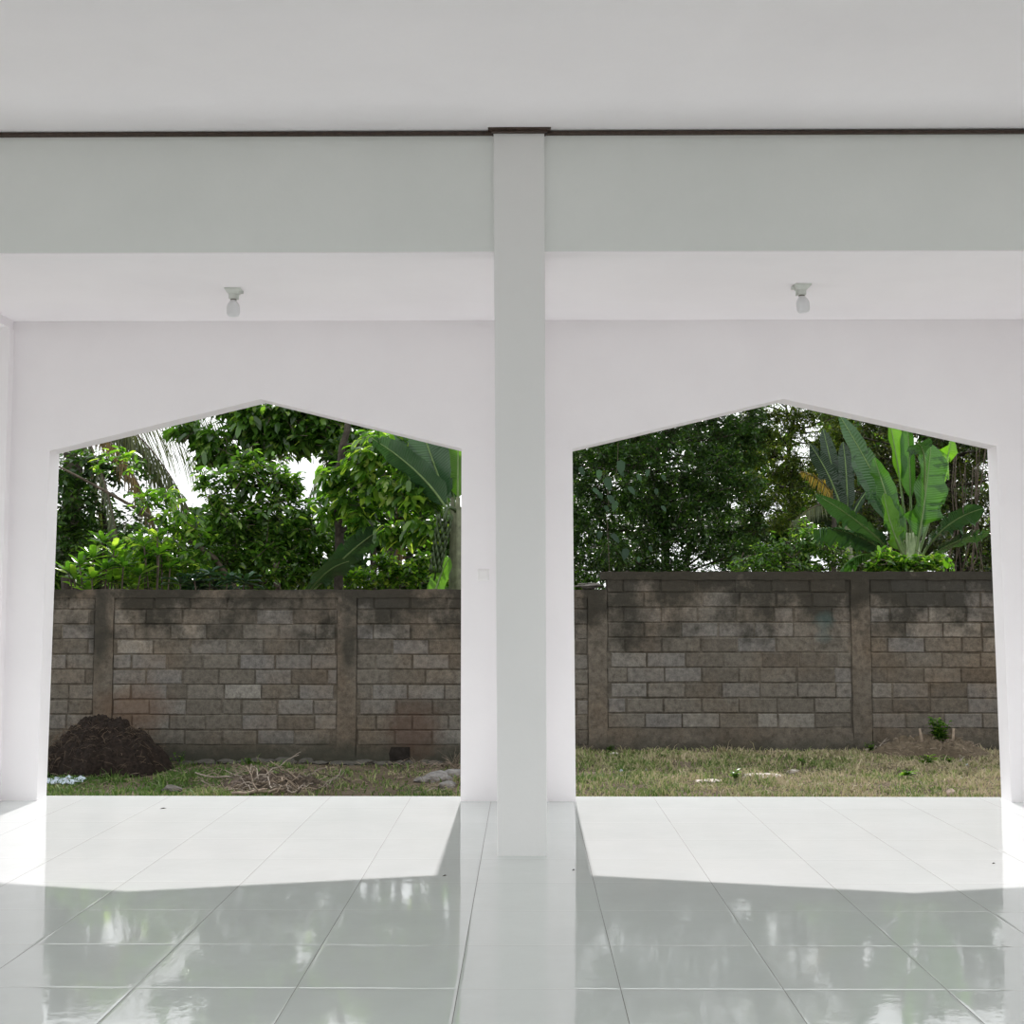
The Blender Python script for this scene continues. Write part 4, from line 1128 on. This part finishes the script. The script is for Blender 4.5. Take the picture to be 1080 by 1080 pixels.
# ---- far row of trees behind everything
far = [(-15.6, 'left end of the row of far trees, glimpsed at the extreme left'), (-12.0, 'far tree behind the drooping palm fronds'),
       (-8.0, 'far tree behind the bushy tree in the middle of the left opening'), (-4.0, 'far tree behind the fruit bunch and the middle pier'),
       (1.5, 'far tree behind the column and the middle pier'), (5.0, 'far tree behind the dense small-leaved tree'), (8.5, 'far tree behind the feathery tree'),
       (12.0, 'far tree behind the big banana plant'), (15.6, 'right end of the row of far trees, beyond the hanging stems')]
for i, (x, lb) in enumerate(far):
    bb = []; y = 38+(i % 3)*.9
    cx = 553+x*FPX/39
    for _ in range(28):
        px = cx+rd.uniform(-75, 75); py = rd.uniform(550 if i < 4 else 430, 640)
        bb.append((px, py, y+rd.uniform(-.8, .8), 27, 19, 50))
    tree('far_tree', lb, 'tree', (x, y), [(cx, 600, y), (cx+5, 560, y)], bb, (.32, .16, .3, .45), LD if i % 2 else LM, BARK_D, .14, 60+i, 'trees far behind the wall', 7, .55, .4)

# ---- weeds against the block wall and in the grass
def weed(px, py, h, n, label, seed, mat=LM, ll=.06, name='weed', spread=.6, Y=None, zo=0):
    r2 = np.random.default_rng(seed)
    if Y is None:
        Y = 13.2
        for _ in range(6):
            z = gz(at(px, py, Y).x, Y); v = at(px, py, 1.0); Y = (z-CAMH)/(v.z-CAMH)
        Y = min(Y, 13.85)
    c = at(px, py, Y); c.z = gz(c.x, Y)-.01+zo
    t = thing(name, label, 'weed', c); m = MB(); P, D, U, L, W = [], [], [], [], []
    for k in range(n):
        a = r2.uniform(0, 6.28); d = Vector((cos(a)*spread*r2.uniform(.1, 1), sin(a)*spread*.6*r2.uniform(.1, 1)-.1, 1)).normalized(); hh = h*r2.uniform(.5, 1)
        tip = c+d*hh; m.tube([c, c+d*hh*.5, tip], [.003, .0025, .0015], 4, False)
        for j in range(5):
            u = .3+.7*j/4; b = r2.uniform(0, 6.28)
            P.append(np.array(c+d*hh*u)); D.append(np.array([cos(b), sin(b), .35])); U.append(np.array([0, 0, 1.0])+r2.normal(size=3)*.2); s = r2.uniform(.6, 1.1); L.append(ll*s); W.append(ll*.45*s)
    m.build('stems', LM, t); link('foliage', leaves(P, D, U, L, W, .15, .45), mat, t)
weed(190, 806, .16, 4, 'small weed sprouting at the foot of the low wall right of the compost heap', 1, LM, .07)
weed(178, 812, .12, 5, 'lower weed at the right foot of the compost heap', 2, LM, .06)
weed(262, 806, .08, 5, 'little weed among the foundation stones left of the brush pile', 3, LM, .05)
weed(425, 815, .06, 4, 'tiny pale weed right of the wall pier, left opening', 4, LTEAL, .05)
weed(990, 775, .30, 44, 'bushy dark green weed growing on top of the soil mound', 5, LM, .085, 'weed', .55, 13.4, .12)
weed(1018, 768, .05, 3, 'single leafy sprig on the wall foot behind the soil mound', 6, LL, .07, 'weed', .4, 13.85)
weed(977, 808, .12, 9, 'light green weed in front of the soil mound', 7, LL, .09)
weed(1000, 806, .09, 9, 'darker weed clump right of the light green weed', 8, LM, .06)
weed(958, 820, .07, 6, 'pale weed spreading in the grass below the soil mound', 9, LL, .09)
weed(845, 806, .06, 12, 'green clump in the shaded grass at the centre right', 10, LM, .05)
weed(775, 822, .11, 9, 'yellow-green weed standing left of the flat slab', 11, LL, .06)
weed(917, 795, .12, 10, 'green weed at the foot of the right wall pier', 12, LM, .06, 'weed', .6, 13.8)
weed(700, 800, .06, 10, 'green clump in the shade left of centre, right opening', 13, LM, .05)
weed(643, 798, .09, 10, 'dark weed tuft at the foot of the wall step', 14, LD, .05, 'weed', .8, 13.8)
def tuft(px, py, h, n, label, seed, Y=13.7, mat=DRY):
    r2 = random.Random(seed); c = at(px, py, Y); c.z = gz(c.x, Y)-.01; m = MB()
    for k in range(n):
        a = r2.uniform(0, 6.28); d = Vector((cos(a)*.6, sin(a)*.4-.1, 1)).normalized()*h*r2.uniform(.4, 1)
        m.tube([c+Vector((r2.uniform(-.05, .05), r2.uniform(-.04, .04), 0)), c+d*.6, c+d+Vector((cos(a), sin(a), -.4))*h*.15], [.0025, .002, .001], 3, False)
    o = m.build('dry_grass_tuft', mat, origin=c); props(o, label, 'grass tuft')
tuft(478, 803, .26, 22, 'tall dry grass tuft beside the middle pier', 1)
tuft(440, 806, .14, 20, 'low dry grass tuft right of the sooty hole patch', 2)
tuft(655, 800, .12, 22, 'dry grass tuft leaning at the wall step', 3)
tuft(745, 797, .12, 24, 'dry grass fringe at the wall foot, right opening', 4)
tuft(945, 785, .14, 22, 'dry tuft on the left flank of the soil mound', 5, 13.4)
tuft(620, 800, .12, 24, 'dry grass tuft next to the middle pier, right opening', 6)
for i, (px, lb) in enumerate(((973, 'left of two short pale cut stumps on the soil mound'), (1004, 'right of two short pale cut stumps on the soil mound'))):
    c = at(px, 775, 13.3); c.z = gz(c.x, 13.3)+.10; m = MB(); m.tube([c+Vector((0, 0, -.05)), c+Vector((-.01+.02*i, 0, .08)), c+Vector((-.03+.05*i, 0, .20))], [.018, .016, .013], 7)
    props(m.build('cut_stump', DRY, origin=c, smooth=True), lb, 'stump')

# ================================================================== LIGHT
EL = radians(43.5)
sd = bpy.data.lights.new('sun', 'SUN'); sun = bpy.data.objects.new('sun', sd); COL.objects.link(sun)
sun.rotation_euler = (-(pi/2-EL), 0, 0)      # shines from over the block wall towards the hall
sd.energy = 3.5; sd.angle = radians(.6); sd.color = (1.0, .92, .935)
sun.location = (0, 30, 25)
w = bpy.data.worlds.new('world'); scn.world = w; w.use_nodes = True; nt = w.node_tree; nt.nodes.clear()
g = N(nt); out = g.n('ShaderNodeOutputWorld'); bg = g.n('ShaderNodeBackground')
tc = g.n('ShaderNodeTexCoord'); sp = g.n('ShaderNodeSeparateXYZ'); g.l(tc.outputs['Generated'], sp.inputs[0])
skyc = g.ramp(sp.outputs[2], [(0, (.94, .955, .95)), (.5, (.945, .96, .955)), (1, (.88, .93, .95))])
cl = g.noise(2.5, 5, .6, tc.outputs['Generated'])
skyc = g.mix(.5, skyc, g.ramp(cl, [(.35, (.9, .93, .97)), (.65, (1.05, 1.05, 1.05))]), 'MULTIPLY')
g.l(skyc, bg.inputs[0]); bg.inputs[1].default_value = 1.3
g.l(bg.outputs[0], out.inputs[0])

scn.view_settings.view_transform = 'Standard'; scn.view_settings.look = 'None'
scn.view_settings.gamma = 1; scn.view_settings.use_curve_mapping = False
scn.view_settings.exposure = .38
try:
    scn.cycles.max_bounces = 10; scn.cycles.diffuse_bounces = 6; scn.cycles.glossy_bounces = 4
    scn.cycles.transmission_bounces = 6; scn.cycles.caustics_reflective = False; scn.cycles.caustics_refractive = False
except Exception: pass
